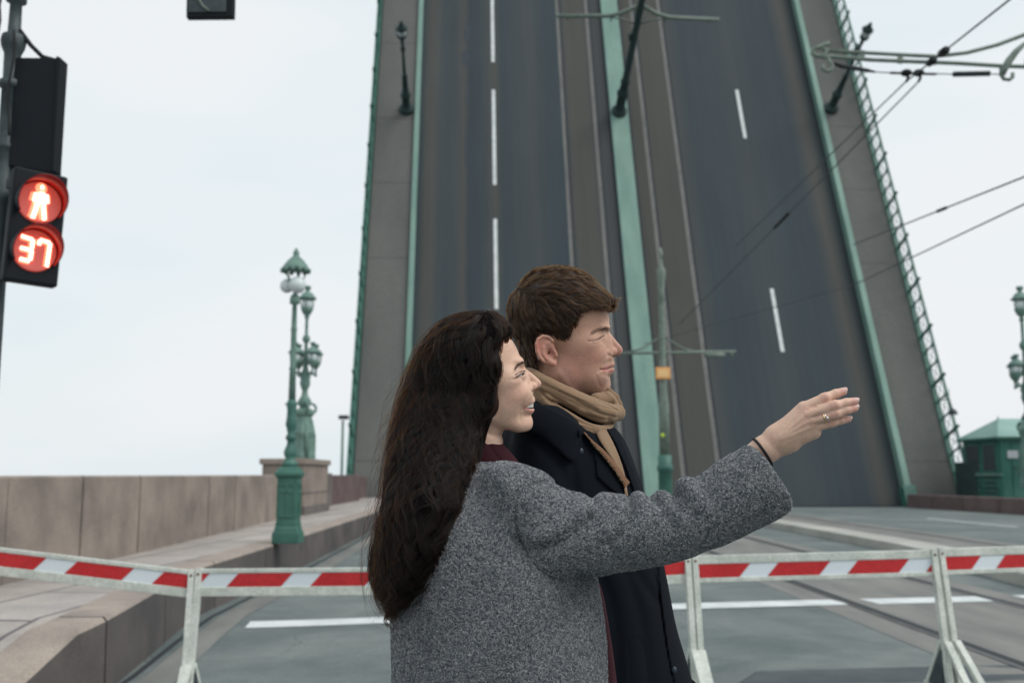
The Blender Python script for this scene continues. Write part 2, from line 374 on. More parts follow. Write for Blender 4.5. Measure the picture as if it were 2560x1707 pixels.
mb = MB(); mb.bbox((-6.65, 30.1, .3), (-5.6, 31.3, 1.42)); mb.build('pier_block', M['granite_dark'], fw, .02)

# ---- raised bridge leaf
h_ = Vector((-.052, 1, 0)).normalized(); a_ = Vector((h_.y, -h_.x, 0)); TL = math.radians(68)
L_ = h_ * math.cos(TL) + Vector((0, 0, math.sin(TL))); n_ = a_.cross(L_)
O_ = Vector((0, 43.13, 0))
leaf = empty('bridge_leaf', O_, 'huge raised bridge roadway standing nearly upright with lane lines, tram rails and green strips', 'drawbridge')
leaf.rotation_euler = Matrix((a_, L_, n_)).transposed().to_euler()
LEN = 46
def lbox(name, x0, x1, y0, y1, z0, z1, m, parent=leaf, bevel=0):
    mb = MB(); mb.bbox((x0, y0, z0), (x1, y1, z1)); return mb.build(name, m, parent, bevel, local=True)
mleaf = mat('bridge_asphalt', (.07, .08, .09), .85)
v = coords(mleaf); sx = N(mleaf, 'ShaderNodeSeparateXYZ'); L(mleaf, v, sx.inputs[0])
mr = N(mleaf, 'ShaderNodeMapRange'); mr.inputs['From Min'].default_value = -4.6; mr.inputs['From Max'].default_value = 17.2
wob = noise_tex(mleaf, coords(mleaf, (.3, .35, 1)), 1.0, 3); ad = N(mleaf, 'ShaderNodeMath', operation='MULTIPLY_ADD'); ad.inputs[1].default_value = .22; ad.inputs[2].default_value = -.11
L(mleaf, wob, ad.inputs[0]); ad2 = N(mleaf, 'ShaderNodeMath', operation='ADD'); L(mleaf, sx.outputs['X'], ad2.inputs[0]); L(mleaf, ad.outputs[0], ad2.inputs[1]); L(mleaf, ad2.outputs[0], mr.inputs['Value'])
B, W_ = (.029, .044, .054), (.058, .060, .054)
def sp(x): return (x + 4.6) / 21.8
prof = [(-4.4, B), (-4.1, W_), (-3.7, (.056, .060, .058)), (-3.2, (.036, .049, .058)), (-2.6, (.038, .050, .058)), (-2.3, (.055, .057, .055)), (-2.1, (.055, .057, .055)), (-1.9, (.027, .038, .048)), (-1.3, B), (-.5, W_), (-.1, B), (.9, (.042, .053, .060)), (1.6, (.047, .056, .061)),
        (2.4, B), (3.1, B), (3.6, W_), (4.5, W_), (5.1, (.042, .05, .056)), (5.6, (.038, .04, .04)), (7.4, (.055, .055, .05)), (8.9, W_), (9.5, (.045, .052, .056)), (10.2, B), (11.5, (.034, .046, .056)), (12.9, (.042, .052, .06)), (14.2, B), (15.6, (.03, .042, .052)), (16.3, W_), (16.9, (.03, .04, .045))]
# two ramps joined (a colour ramp holds at most 32 stops)
cc = ramp(mleaf, mr.outputs['Result'], [(sp(x), c) for x, c in prof])
st = noise_tex(mleaf, coords(mleaf, (2.6, .06, 1)), 1.5, 6, .7); fn = noise_tex(mleaf, v, 25, 3); big = noise_tex(mleaf, coords(mleaf, (.35, .12, 1)), 1.2, 5)
cc = mixc(mleaf, .8, cc, ramp(mleaf, st, [(.3, (.84, .85, .87)), (.7, (1.14, 1.13, 1.10))]), 'MULTIPLY')
cc = mixc(mleaf, .7, cc, ramp(mleaf, big, [(.3, (.87, .88, .90)), (.7, (1.12, 1.11, 1.09))]), 'MULTIPLY')
setc(mleaf, mixc(mleaf, .6, cc, ramp(mleaf, fn, [(.3, (.8, .8, .8)), (.7, (1.2, 1.2, 1.2))]), 'MULTIPLY'))
mwalk = mottled('walkway_surface', (.098, .103, .097), (.132, .134, .125), .35, .85, .2, .005, fine=20, vscale=(1, .4, 1))
lbox('roadway_deck', -4.55, 17.25, .02, LEN, -.5, 0, mleaf)
for x0, x1 in ((-6.78, -4.75), (17.45, 19.55)):
    w_ = lbox('walkway', x0, x1, .0, LEN, -.5, .24, mwalk)
    for yy in (2.0, 12.6, 17.2, 21.5, 27): 
        lbox('joint', x0 + .02, x1 - .02, yy, yy + .018, .24, .244, M['groove'], w_)
for x0, x1 in ((-4.76, -4.50), (17.16, 17.46)): lbox('kerb_strip', x0, x1, -.05, LEN, -.3, .42, M['green_light'], bevel=.03)
lbox('kerb_shoe', 17.05, 17.6, -.1, .8, -.1, .5, M['green'])
lbox('median_strip', 5.75, 6.72, .02, LEN, -.2, .14, M['green_light'], bevel=.02)
for x in (5.68, 6.79): lbox('median_gutter', x - .07, x + .07, .03, LEN, -.1, .012, M['groove'])
for x in (3.25, 4.95, 7.6, 9.2):
    r_ = lbox('tram_rail', x - .035, x + .035, .03, LEN, -.1, .03, M['steel'])
    lbox('rail_groove', x + .04, x + .16, .035, LEN, -.1, .008, M['groove'], r_)
    lbox('rail_groove', x - .13, x - .04, .035, LEN, -.1, .007, M['tramstone'], r_)
dl = [(2.2, 8.6), (9.9, 15.2), (17.36, 23.9), (25.97, 32.5), (35, 41)]
for y0, y1 in dl: lbox('lane_dash', -.64, -.46, y0, y1, -.1, .014, M['paint'])
for y0, y1 in ((7.67, 11.2), (20.77, 24.25), (34, 37)): lbox('lane_dash', 12.86, 13.04, y0, y1, -.1, .014, M['paint'])
# dark worn spots along the wheel track
for cx, cy, rx, ry in ((-2.0, 28.3, .16, .9), (-2.12, 26.2, .2, .6), (-1.95, 23.4, .1, .8), (-2.05, 19.5, .08, 1.0)):
    mb = MB(); k_ = 14; mb.add([(cx + rx * math.cos(t) * (1 + .3 * math.sin(3 * t + cy)), cy + ry * math.sin(t) * (1 + .2 * math.cos(2 * t + cx)), .005) for t in np.linspace(0, 2 * math.pi, k_ + 1)[:-1]], [tuple(range(k_))]); mb.build('asphalt_stain', M['stain'], leaf, local=True, fix=False)
# edge girder and railings: posts every 2 m, top rail, crossed infill
for sgn, x in ((-1, -6.95), (1, 19.66)):
    lbox('edge_girder', x - .12, x + .12, -.3, LEN, -.9, .30, M['green'])
    rl = MB(); rl.bbox((x - .035 + .0 * sgn, .5, 1.28), (x + .035, LEN, 1.34)); rl.bbox((x - .02, .5, .42), (x + .02, LEN, .46)); rl.bbox((x - .02, .5, 1.14), (x + .02, LEN, 1.17))
    ra = rl.build('railing', M['green'], leaf, local=True)
    y = .6; k = 0
    while y < LEN:
        big_ = k % 3 == 0; w_ = .055 if big_ else .035; pb = MB(); pb.bbox((x - w_, y - w_, .30), (x + w_, y + w_, 1.46 if big_ else 1.30))
        if big_: pb.sphere((x, y, 1.5), .07, 8, 6)
        pb.build('railing_post', M['green_dark'] if False else M['green'], ra, local=True)
        # lattice panel: St Andrew crosses with a ring
        q = MB(); n = 1; dd = .86
        for j in range(n):
            c = y + dd * (j + .5)
            q.bar((x, c - dd * .5, .46), (x, c + dd * .5, 1.14), .022, .022, (1, 0, 0)); q.bar((x, c + dd * .5, .46), (x, c - dd * .5, 1.14), .022, .022, (1, 0, 0))
        q.build('lattice_panel', M['green'], ra, local=True)
        y += .86; k += 1

def lantern_head(mb_metal, mb_globe, c, s, ax=None):
    pass
def leaf_obj(e, x, y, z=.24):
    e.matrix_world = Matrix.Translation(O_ + a_ * x + L_ * y + n_ * z) @ Matrix((a_, L_, n_)).transposed().to_4x4()
def leaf_lamp(x, y, label):
    t = empty('street_lamp', (0, 0, 0), label, 'street lamp', 'lamps on the raised leaf')
    loc = O_ + a_ * x + L_ * y + n_ * .24; t.location = loc; t.rotation_euler = Matrix((a_, L_, n_)).transposed().to_euler()
    mb = MB(); mb.lathe([(.40, 0), (.40, .15), (.28, .25), (.22, .35), (.22, 1.0), (.27, 1.05), (.27, 1.2), (.18, 1.3), (.13, 2.4), (.17, 2.45), (.10, 2.6), (.07, 4.2), (.14, 4.3), (.08, 4.5), (.10, 5.0)], n=12); mb.build('post', M['green_dark'], t, local=True)
    mb = MB(); mb.lathe([(.05, 5.0), (.2, 5.1), (.24, 5.2)], n=12); mb.lathe([(.26, 5.62), (.3, 5.66), (.2, 5.8), (.08, 5.95), (.1, 6.02), (.02, 6.15)], n=12)
    for k in range(4):
        a = k * math.pi / 2 + .4; mb.bar((.23 * math.cos(a), .23 * math.sin(a), 5.15), (.28 * math.cos(a), .28 * math.sin(a), 5.65), .025, .025)
    mb.build('lantern_frame', M['green_dark'], t, local=True)
    mb = MB(); mb.sphere((0, 0, 5.4), .21); mb.build('globe', M['globe'], t, local=True)
leaf_lamp(-5.2, 22.1, 'small dark globe lamp sticking out of the left walkway of the raised leaf')
leaf_lamp(17.9, 22.75, 'dark lamp leaning out of the right walkway of the raised leaf')
cp = empty('catenary_pole', (0, 0, 0), 'tall dark pole with tram wire crossarm sticking out of the leaf median', 'pole', 'tram wire poles')
cp.location = O_ + a_ * 6.22 + L_ * 22.34 + n_ * .14; cp.rotation_euler = Matrix((a_, L_, n_)).transposed().to_euler()
mb = MB(); mb.lathe([(.42, 0), (.42, .15), (.3, .22), (.26, .5), (.26, 1.3), (.32, 1.36), (.32, 1.46), (.24, 1.6), (.20, 2.2), (.26, 2.3), (.19, 2.4), (.17, 9.0), (.02, 9.6)], n=14); mb.build('pole_shaft', M['green_dark'], cp, local=True)
mb = MB()
for s in (-1, 1):
    mb.tube([(s * .1, 0, 7.3), (s * .8, 0, 6.85), (s * 1.5, 0, 6.62), (s * 3.9, 0, 6.55)], .10, 6)
    mb.tube([(s * .1, 0, 6.15), (s * .7, 0, 6.45), (s * 1.4, 0, 6.55)], .04, 6); mb.sphere((s * 3.9, 0, 6.55), .09, 8, 6); mb.bar((s * 3.4, 0, 6.6), (s * 3.4, 0, 6.3), .06, .06)
    mb.bar((s * 1.3, 0, 6.6), (s * 1.3, 0, 6.3), .06, .06)
mb.build('crossarm', M['green_grey'], cp, local=True)
mb = MB(); mb.box((-.1, 0, 5.4), (.35, .3, .4)); mb.build('clamp_box', M['green_dark'], cp, local=True)

# ---- tram wire pole standing in the road median, in front of the leaf
YP = 24.0; xb = Q(1530, 1200, YP).x; zt = Q(1504, 570, YP).z
tp = empty('tram_wire_pole', (xb, YP, 0), 'slim green and grey tram wire pole with yellow notice plate behind the couple', 'pole', 'tram wire poles')
zz = lambda v: Q(1515, v, YP).z
mb = MB(); mb.lathe([(.3, 0), (.3, .2), (.2, .3), (.165, .5), (.165, zz(1082)), (.195, zz(1080)), (.195, zz(1070)), (.165, zz(1066)), (.165, zz(1045))], (xb, YP, 0), 14); mb.build('pole_base', M['green'], tp)
mb = MB(); mb.lathe([(.13, zz(1045)), (.125, zz(930)), (.09, zz(900)), (.075, zz(700)), (.075, zz(690)), (.095, zz(688)), (.07, zz(670)), (.10, zz(640)), (.115, zz(622)), (.06, zz(612)), (.05, zz(605)), (.03, zz(590)), (.06, zz(583)), (.01, zz(568))], (xb, YP, 0), 14); mb.build('pole_shaft', M['green_grey'], tp)
mb = MB(); x0, x1 = Q(1440, 808, YP).x, Q(1690, 808, YP).x; zc = Q(1560, 810, YP).z
mb.tube([(x0 - .3, YP, zc - .02), (xb, YP, zc), (x1, YP, zc + .03)], .035, 6)
mb.tube([(xb - .1, YP, zc + .35), (xb - .5, YP, zc + .1), (xb - .9, YP, zc)], .025, 6); mb.tube([(xb + .1, YP, zc + .35), (xb + .5, YP, zc + .1), (xb + .9, YP, zc)], .025, 6)
mb.tube([(xb + 1.0, YP - .05, zc - .07), (xb + 1.5, YP - .05, zc - .06)], .06, 6); mb.tube([(x1 - .1, YP, zc + .05), (x1 - .1, YP, zc - .12)], .03, 6)
mb.build('crossarm', M['green_grey'], tp)
my = mat('yellow_plate', (.80, .36, .10), .5); mo = mat('plate_field', (.85, .55, .25), .5)
mb = MB(); pc = Q(1521, 858, YP); mb.box((pc.x, YP - .14, pc.z), (.35, .03, .28)); nb = mb.build('notice_plate', my, tp, .01)
mb = MB(); mb.box((pc.x, YP - .158, pc.z), (.26, .006, .19)); mb.box((pc.x, YP - .162, pc.z - .01), (.13, .004, .05)); mb.build('plate_face', mo, nb)
mb = MB(); mb.sphere((Q(1520, 1000, YP).x, YP - .13, Q(1520, 1000, YP).z), .05, 8, 6, (1, .4, 1)); mb.build('sticker', mat('lime_sticker', (.45, .62, .05), .5), tp)
# ================================================================== STREET OBJECTS
def lathe_from_px(prof, u, Y, z0=None):
    """prof [(radius_px(2352), v)] to metric (r,z)"""
    return [(r * Y / (F / K), Q(u, v, Y).z) for r, v in prof]
# ---- left lamp post
YL = 14.4; bx = Q(661, 1243, YL).x
sl_ = empty('street_lamp', (bx, YL, .41), 'ornate green cast iron lamp post standing on the left sidewalk edge', 'street lamp')
def lp(v): return (v - 1243) / (575 - 1243)
def tl(prof, c=None): return lathe_from_px(prof, 668, YL)
cx_ = (bx, YL, 0)
mb = MB()
def sqloft(mb, prof, cx, cy):     # octagonal/square plan
    for (r0, z0), (r1, z1) in zip(prof[:-1], prof[1:]):
        if abs(z1 - z0) < 1e-4: continue
        vs = [(cx + i * r, cy + j * r, z) for r, z in ((r0, z0), (r1, z1)) for i, j in ((-1, -1), (1, -1), (1, 1), (-1, 1))]
        mb.add(vs, [(3, 2, 1, 0), (4, 5, 6, 7), (0, 1, 5, 4), (1, 2, 6, 5), (2, 3, 7, 6), (3, 0, 4, 7)])
sqloft(mb, tl([(30, 1246), (30, 1222), (27, 1218), (24, 1205), (24, 1198)]), bx, YL)
mb.build('foot', M['green'], sl_, .01)
mb = MB(); sqloft(mb, tl([(23, 1198), (22.5, 1190), (22, 1110), (23, 1098)]), bx, YL)
for s in (-1, 1):
    for k in range(2):
        pass
z0, z1 = Q(668, 1185, YL).z, Q(668, 1112, YL).z; rr = 22.3 * YL / (F / K)
for ax in range(4):
    a = ax * math.pi / 2; R = Matrix.Rotation(a, 3, 'Z')
    for dx_, dz_, w1, h1 in ((0, 0, .03, z1 - z0), (-.1, 0, .02, z1 - z0), (.1, 0, .02, z1 - z0), (0, (z1 - z0) / 2, .22, .025), (0, -(z1 - z0) / 2, .22, .025), (0, .12, .14, .04)):
        mb.box(Vector((bx, YL, (z0 + z1) / 2 + dz_)) + R @ Vector((dx_, -rr - .004, 0)), (w1, .02, h1), R)
mb.build('pedestal_panel', M['green'], sl_, .006)
mb = MB(); sqloft(mb, tl([(23, 1098), (28, 1092), (28, 1086), (23, 1078), (20, 1072)]), bx, YL); mb.build('pedestal_cap', M['green'], sl_, .008)
mb = MB(); mb.lathe(tl([(19, 1072), (17, 1060), (10, 1054), (14, 1046), (15, 1036), (9, 1022), (8, 1012), (12, 1008), (12, 1003), (8, 996), (10, 985), (13, 975), (11, 960), (10, 945), (12, 930), (12, 925), (8.5, 918)]), cx_, 16)
mb.build('vase_base', M['green'], sl_)
mb = MB(); mb.lathe(tl([(8.5, 918), (7.5, 850), (9, 846), (7, 842), (6.6, 760), (8, 757), (6.4, 752), (5.6, 700), (12, 697), (12, 690), (10, 680), (4, 674), (4, 662)]), cx_, 14); mb.build('shaft', M['green_old'], sl_)
mb = MB(); mb.lathe(tl([(4, 664), (12, 655), (15, 645)]), cx_, 14); mb.lathe(tl([(22, 622), (33, 620), (30, 614), (26, 608), (18, 598), (9, 590), (6, 586), (8, 582), (6, 578), (2, 570)]), cx_, 16)
for k in range(12):
    a = k * math.pi / 6; r = 31 * YL / (F / K); mb.sphere((bx + r * math.cos(a), YL + r * math.sin(a), Q(668, 622, YL).z), .035, 6, 5)
for k in range(5):
    a = k * 2 * math.pi / 5 + .3; r0, r1 = .1, .17
    mb.bar((bx + r0 * math.cos(a), YL + r0 * math.sin(a), Q(668, 646, YL).z), (bx + r1 * math.cos(a), YL + r1 * math.sin(a), Q(668, 620, YL).z), .016, .016)
mb.build('lantern_crown', M['green_old'], sl_)
for du, dv, r, dy in ((-12, 657, .105, .05), (12, 655, .125, -.06), (2, 655, .10, .12)):
    p = Q(684 + du - 16, dv, YL + dy); mb = MB(); mb.sphere((p.x + .02, YL + dy, p.z), r); mb.build('globe', M['globe'], sl_)
mb = MB(); z = Q(660, 925, YL).z; mb.sphere((bx, YL, z), .02); mb.tube([(bx - .1, YL, z - .02), (bx + .1, YL, z - .02)], .012, 6); mb.build('rung', M['green_old'], sl_)

# ---- ornate multi-lantern candelabra (one on the left pedestal, one at the right frame edge)
def candelabra(x, y, zb, H, label, s=1.0, arms_a=0.35):
    t = empty('lantern_column', (x, y, zb), label, 'street lamp', 'ornate bridge lantern columns')
    def pr(l): return [(r * s, zb + h * H) for r, h in l]
    mb = MB(); mb.lathe(pr([(.36, 0), (.37, .02), (.33, .05), (.31, .12), (.34, .15), (.27, .20), (.23, .24), (.3, .255), (.3, .27), (.16, .29)]), (x, y, 0), 8, smooth=False)
    for k in range(4):
        a = k * math.pi / 2 + .5; c = (x + .3 * s * math.cos(a), y + .3 * s * math.sin(a)); mb.tube([(c[0], c[1], zb), (c[0], c[1], zb + .13 * H), (x + .2 * s * math.cos(a), y + .2 * s * math.sin(a), zb + .22 * H)], .07 * s, 6)
    mb.build('column_base', M['green_old'], t)
    mb = MB()
    for k in range(4):        # scroll brackets
        a = k * math.pi / 2 + .5; e = Vector((math.cos(a), math.sin(a), 0)); c = Vector((x, y, zb + .29 * H)) + e * .2 * s
        mb.tube([c + e * (.15 * s * math.cos(q)) * (1 - q / 12) + Vector((0, 0, .15 * s * math.sin(q) * (1 - q / 12))) for q in np.linspace(-1.5, 5.5, 14)], .04 * s, 6)
    mb.lathe(pr([(.13, .29), (.18, .31), (.20, .33), (.1, .36), (.08, .39), (.13, .41), (.16, .43), (.14, .45), (.17, .47), (.1, .50), (.07, .53), (.12, .55), (.09, .57), (.06, .60), (.05, .66), (.1, .67), (.12, .69), (.05, .71), (.045, .80), (.08, .81), (.04, .83)]), (x, y, 0), 12)
    mb.build('ornate_shaft', M['green_old'], t)
    def head(mbm, c, q, nm):
        cx, cy, cz = c
        mbm.lathe([(r * q, cz + h * q) for r, h in [(.03, -.32), (.05, -.28), (.1, -.22), (.14, -.14), (.15, -.08)]], (cx, cy, 0), 10)
        mbm.lathe([(r * q, cz + h * q) for r, h in [(.14, .10), (.22, .13), (.21, .16), (.17, .2), (.12, .27), (.05, .31), (.05, .36), (.08, .37), (.08, .44), (.05, .45)]], (cx, cy, 0), 10)
        for k in range(4):
            a = k * math.pi / 2; mbm.bar((cx + .14 * q * math.cos(a), cy + .14 * q * math.sin(a), cz - .1 * q), (cx + .16 * q * math.cos(a), cy + .16 * q * math.sin(a), cz + .12 * q), .02, .02)
        g = MB(); g.sphere((cx, cy, cz), .145 * q); return g
    mb = MB(); zt = zb + .885 * H; g = head(mb, (x, y, zt), 1.25 * s, 0); lf = mb.build('top_lantern', M['green_old'], t); g.build('globe', M['globe'], lf)
    for k in range(4):
        a = arms_a + k * math.pi / 2; e = Vector((math.cos(a), math.sin(a), 0)); b = Vector((x, y, zb + .50 * H)); en = b + e * .36 * s
        mb = MB(); mb.tube([b, b + e * .12 * s + Vector((0, 0, -.06 * s)), b + e * .28 * s + Vector((0, 0, -.07 * s)), en + Vector((0, 0, -.02)), en + Vector((0, 0, .1 * s))], .035 * s, 6)
        mb.sphere(en + Vector((0, 0, -.1 * s)), .05 * s, 8, 6)
        hp = en + Vector((0, 0, .38 * s)); g = head(mb, hp, 1.0 * s, 0); o = mb.build('arm_lantern', M['green_old'], t); g.build('globe', M['globe'], o)
    return t
yc_ = 25.7; p = Q(696, 1052, yc_); candelabra(p.x, yc_, 1.76, Q(703, 654, yc_).z - 1.76, 'tall ornate green column with five globe lanterns on the left granite pedestal', .88, .785)
yr = 39.0; p = Q(2344, 690, yr); zt = Q(2335, 648, yr).z; candelabra(p.x, yr, .9, zt - .9, 'ornate green lantern column cut off by the right edge of the picture', 1.35, .45 + math.pi / 2)
# far slim lamp across the river
x0 = Q(785, 1085, 75).x; fl = empty('far_lamp_post', (x0, 75, -1), 'thin distant lamp post left of the raised leaf', 'street lamp')
mb = MB(); mb.tube([(x0, 75, -6), (x0, 75, Q(786, 965, 75).z)], [.14, .09], 8); mb.build('post', M['green_old'], fl)
mb = MB(); mb.box((x0 + .05, 75, Q(786, 958, 75).z), (.75, .4, .3)); mb.build('lamp_head', M['blackmetal'], fl, .05)

# ---- right low granite kerb wall, kiosk
rw = empty('low_kerb_wall', (17.3, 38, 0), 'low dark red granite kerb wall in front of the green kiosk', 'wall')
pts = [(16.75, 42.8), (16.9, 40.6), (17.15, 38.4), (17.45, 36.2), (17.75, 34), (18.1, 31.5), (18.6, 29), (19.2, 26)]
for (xa, ya), (xb_, yb) in zip(pts[:-1], pts[1:]):
    mb = MB(); d = Vector((xb_ - xa, yb - ya, 0)).normalized() * .02
    mb.bar((xa + d.x + .3, ya + d.y, .24), (xb_ - d.x + .3, yb - d.y, .24), .62, .6, (1, 0, 0)); mb.build('kerb_block', M['granite_red'], rw, .02)
mb = MB(); vs = [(x + .6, y, .42) for x, y in pts] + [(46, y, .42) for x, y in pts]; n = len(pts)
mb.add(vs, [(i, i + 1, i + 1 + n, i + n) for i in range(n - 1)]); tag(mb.build('raised_sidewalk', M['paving']), kind='structure')
ki = empty('green_kiosk', (21.5, 42, .42), 'small green kiosk with pale hipped roof by the right end of the leaf', 'kiosk')
kx0, kx1, ky0, ky1, ze = 19.55, 24.5, 40.0, 43.4, Q(2291, 1003, 40).z
mkio = mottled('kiosk_green', (.03, .14, .11), (.055, .19, .15), 1.2, .5, .1, .003, vscale=(1, 1, .5))
mb = MB(); mb.bbox((kx0, ky0, .40), (kx1, ky1, ze)); mb.build('kiosk_wall', mkio, ki)
mroof = mottled('pale_green_roof', (.20, .36, .315), (.27, .43, .38), 1.0, .55, .1, .003)
zap = Q(2285, 962, 42).z
mb = MB(); o_ = .22; cxk = Q(2287, 962, 41.7).x + .1
vs = [(kx0 - o_, ky0 - o_, ze), (kx1 + o_, ky0 - o_, ze), (kx1 + o_, ky1 + o_, ze), (kx0 - o_, ky1 + o_, ze), (cxk, 41.7, zap), (kx1 - 1.5, 41.7, zap)]
mb.add(vs, [(3, 2, 1, 0), (0, 1, 5, 4), (1, 2, 5), (2, 3, 4, 5), (3, 0, 4)]); rf = mb.build('roof', mroof, ki)
mb = MB(); mb.tube([(cxk, 41.7, zap - .05), (cxk, 41.7, zap + .12)], [.05, .01], 6); mb.build('finial', mroof, rf)
mb = MB(); mb.bbox((kx0 - .2, ky0 - .2, ze - .1), (kx1 + .2, ky1 + .2, ze - .004)); mb.build('eaves', M['green'], ki)
for ya, yb in ((40.35, 41.55), (41.75, 43.1)):       # side windows facing the road
    mb = MB(); z0, z1 = Q(2250, 1086, 41.7).z, Q(2250, 1017, 41.7).z
    mb.bbox((kx0 - .05, ya, z0), (kx0 + .02, yb, z1)); wf = mb.build('window', M['green'], ki)
    mb = MB(); mb.bbox((kx0 - .07, ya + .1, z0 + .1), (kx0 - .052, yb - .1, z1 - .1)); mb.build('pane', M['glass'], wf)
    mb = MB(); mb.bbox((kx0 - .05, ya, .5), (kx0 + .02, yb, z0 - .12)); fp = mb.build('lower_panel', M['green'], ki)
    mb = MB()
    for k in range(4): mb.bbox((kx0 - .065, ya + .08, .6 + k * .2), (kx0 - .052, yb - .08, .68 + k * .2))
    mb.build('louvre', M['green_dark'], fp)
mb = MB(); mb.bbox((kx0 - .1, ky0 - .03, z0 - .1), (kx0 - .01, ky1, z0 - .02)); mb.build('sill', M['green_light'], ki)
mb = MB(); mb.bbox((19.95, ky0 - .03, .5), (20.95, ky0 - .002, ze - .25)); dr = mb.build('door', mkio, ki)
mb = MB(); mb.tube([(20.05, ky0 - .09, 1.35), (20.05, ky0 - .09, 1.5)], .02, 6); mb.bbox((20.02, ky0 - .06, 1.6), (20.10, ky0 - .031, 1.7)); mb.build('handle', M['steel'], dr)
mb = MB(); p = Q(2325, 1043, 40); mb.box((p.x, ky0 - .045, p.z), (.42, .02, .3)); mb.build('paper_notice', mat('notice_paper', (.55, .58, .62), .7), dr)
mb = MB(); mb.bbox((20.98, ky0 - .05, .45), (21.08, ky0 - .003, ze - .1)); mb.build('corner_trim', M['green_dark'], ki)
# dark box added to stand in for the black gap between leaf and kiosk
hs = empty('gap_filler', (18.9, 42.8, .4), 'dark narrow guard box for the black gap between the leaf foot and the green kiosk', 'filler')
mb = MB(); mb.bbox((19.42, 42.2, .3), (19.95, 44, 1.9)); mb.build('filler_panel', M['green_dark'], hs, .03)
fl2 = empty('railing_floodlight', (20.3, 43, 3), 'small dark lamp bracket on the foot of the right leaf railing', 'floodlight')
b0 = Q(2180, 915, 44); mb = MB(); mb.tube([b0 + Vector((-.45, 0, -.1)), b0, b0 + Vector((.12, 0, -.5))], .035, 6); mb.tube([b0, b0 + Vector((0, 0, .45))], .015, 5); mb.build('bracket', M['green'], fl2)
mb = MB(); mb.lathe([(.04, 0), (.14, -.08), (.19, -.22), (.17, -.26)], b0 + Vector((.15, 0, -.45)), 10); mb.build('lamp_head', M['blackmetal'], fl2)

# ---- barriers
def barrier(name_label, pl, pr_, zl, zr, H=.82, broad_top=True, phase=0, over=(0, 0), grp='red and white striped barriers', legs=(1, 1)):
    """pl, pr_: plan points of the two posts, zl zr ground heights"""
    a = Vector((*pl, zl)); b = Vector((*pr_, zr)); d = (b - a); Ln = d.length; e = d.normalized(); up = Vector((0, 0, 1)); nrm = Vector((-e.y, e.x, 0)).normalized() * -1
    if nrm.y > 0: nrm = -nrm
    t = empty('striped_barrier', (a + b) / 2, name_label, 'barrier', grp)
    zt = H; hb, ht = (.028, .052) if broad_top else (.056, .026); Z = .168
    # frame rails
    mb = MB()
    mb.bar(a + up * (zt - ht / 2), b + up * (zt - ht / 2), .032, ht, (0, 0, 1)); mb.build('top_rail', M['white_wood'], t, .003)
    mb = MB(); mb.bar(a + up * (zt - Z + hb / 2), b + up * (zt - Z + hb / 2), .032, hb, (0, 0, 1)); mb.build('bottom_rail', M['white_wood'], t, .003)
    s0, s1 = zt - Z + hb, zt - ht
    mb = MB(); mb.bar(a + up * (s0 + s1) / 2 - nrm * .0, b + up * (s0 + s1) / 2, .018, s1 - s0 + .004, (0, 0, 1)); bo = mb.build('board', M['white_film'], t)
    m1 = MB(); x = -phase; ang = .075
    f = nrm * .0125
    def pt(s, z): return a + e * s + up * z + f
    while x < Ln:
        c = [(x, s0 + .002), (x + .345, s0 + .002), (x + .345 + ang, s1 - .002), (x + ang, s1 - .002)]
        lo, hi = .028, Ln - .028
        q = []
        # clip parallelogram to [lo,hi]
        def clip(poly, lim, sgn):
            out = []
            for i in range(len(poly)):
                p0, p1 = poly[i], poly[(i + 1) % len(poly)]; i0, i1 = sgn * (p0[0] - lim) >= 0, sgn * (p1[0] - lim) >= 0
                if i0: out.append(p0)
                if i0 != i1:
                    k = (lim - p0[0]) / (p1[0] - p0[0]); out.append((lim, p0[1] + (p1[1] - p0[1]) * k))
            return out
        q = clip(clip(c, lo, 1), hi, -1) if True else c
        if len(q) > 2: m1.add([pt(s, z) for s, z in q] + [pt(s, z) - f * .2 for s, z in q], [tuple(range(len(q)))])
        x += .53
    o = m1.build('red_stripe', M['red_film'], bo, fix=False)
    # make sure the faces look at the road side (towards the photographer)
    for side, base, zg, on in ((1, a, zl, legs[0]), (-1, b, zr, legs[1])):
        if not on: continue
        c0 = base + e * side * .022; hj = H - .59
        cb = c0 + nrm * .13; mb = MB(); mb.bar(cb + up * .02, c0 + up * (zt + .006), .038, .045, tuple(nrm)); mb.build('post', M['white_wood'], t, .003)
        for s2 in (-1, 1):
            mb = MB(); mb.bar(c0 + nrm * (.09 + s2 * .03) + up * (hj + .02) , c0 + nrm * (.13 + s2 * .27) + up * .012, .045, .03, tuple(nrm)); mb.build('brace', M['white_wood'], t, .003)
        mb = MB(); mb.bar(c0 + nrm * -.17 + up * .012, c0 + nrm * .43 + up * .012, .045, .022, (0, 0, 1)); mb.build('foot', M['white_wood'], t, .003)
        mb = MB()
        tri = [(-.05, .015), (.05, .015), (.0, hj * .8)]
        mb.prism([(-.10, .02), (.10, .02), (.08, hj * .9)], -.008, .008, lambda x_, y_, d_: c0 + nrm * x_ + up * y_ + e * (d_ + side * .02)); mb.build('gusset', M['blackmetal'], t)
        for zb_ in (zt - .03, zt - .14): mb = MB(); mb.sphere(c0 + up * zb_ + nrm * .028, .009, 8, 5); mb.build('bolt', M['rust'], t)
    return t
g0 = lambda x, y: gz(x, y)
def pxp(u, Y): return (Q(u, 1300, Y).x, Y)
pA0, pA1 = pxp(-60, 6.25), pxp(449.5, 6.42)
pB0, pB1 = pxp(451, 6.42), pxp(1160, 6.35)
pM0, pM1 = pxp(1165, 6.36), pxp(1586, 6.5)
pC0, pC1 = pxp(1587.5, 6.5), pxp(2152, 6.64)
pD0, pD1 = pxp(2153.5, 6.65), pxp(2700, 7.05)
def ztop(u, v, Y): return Q(u, v, Y).z
H0 = .875
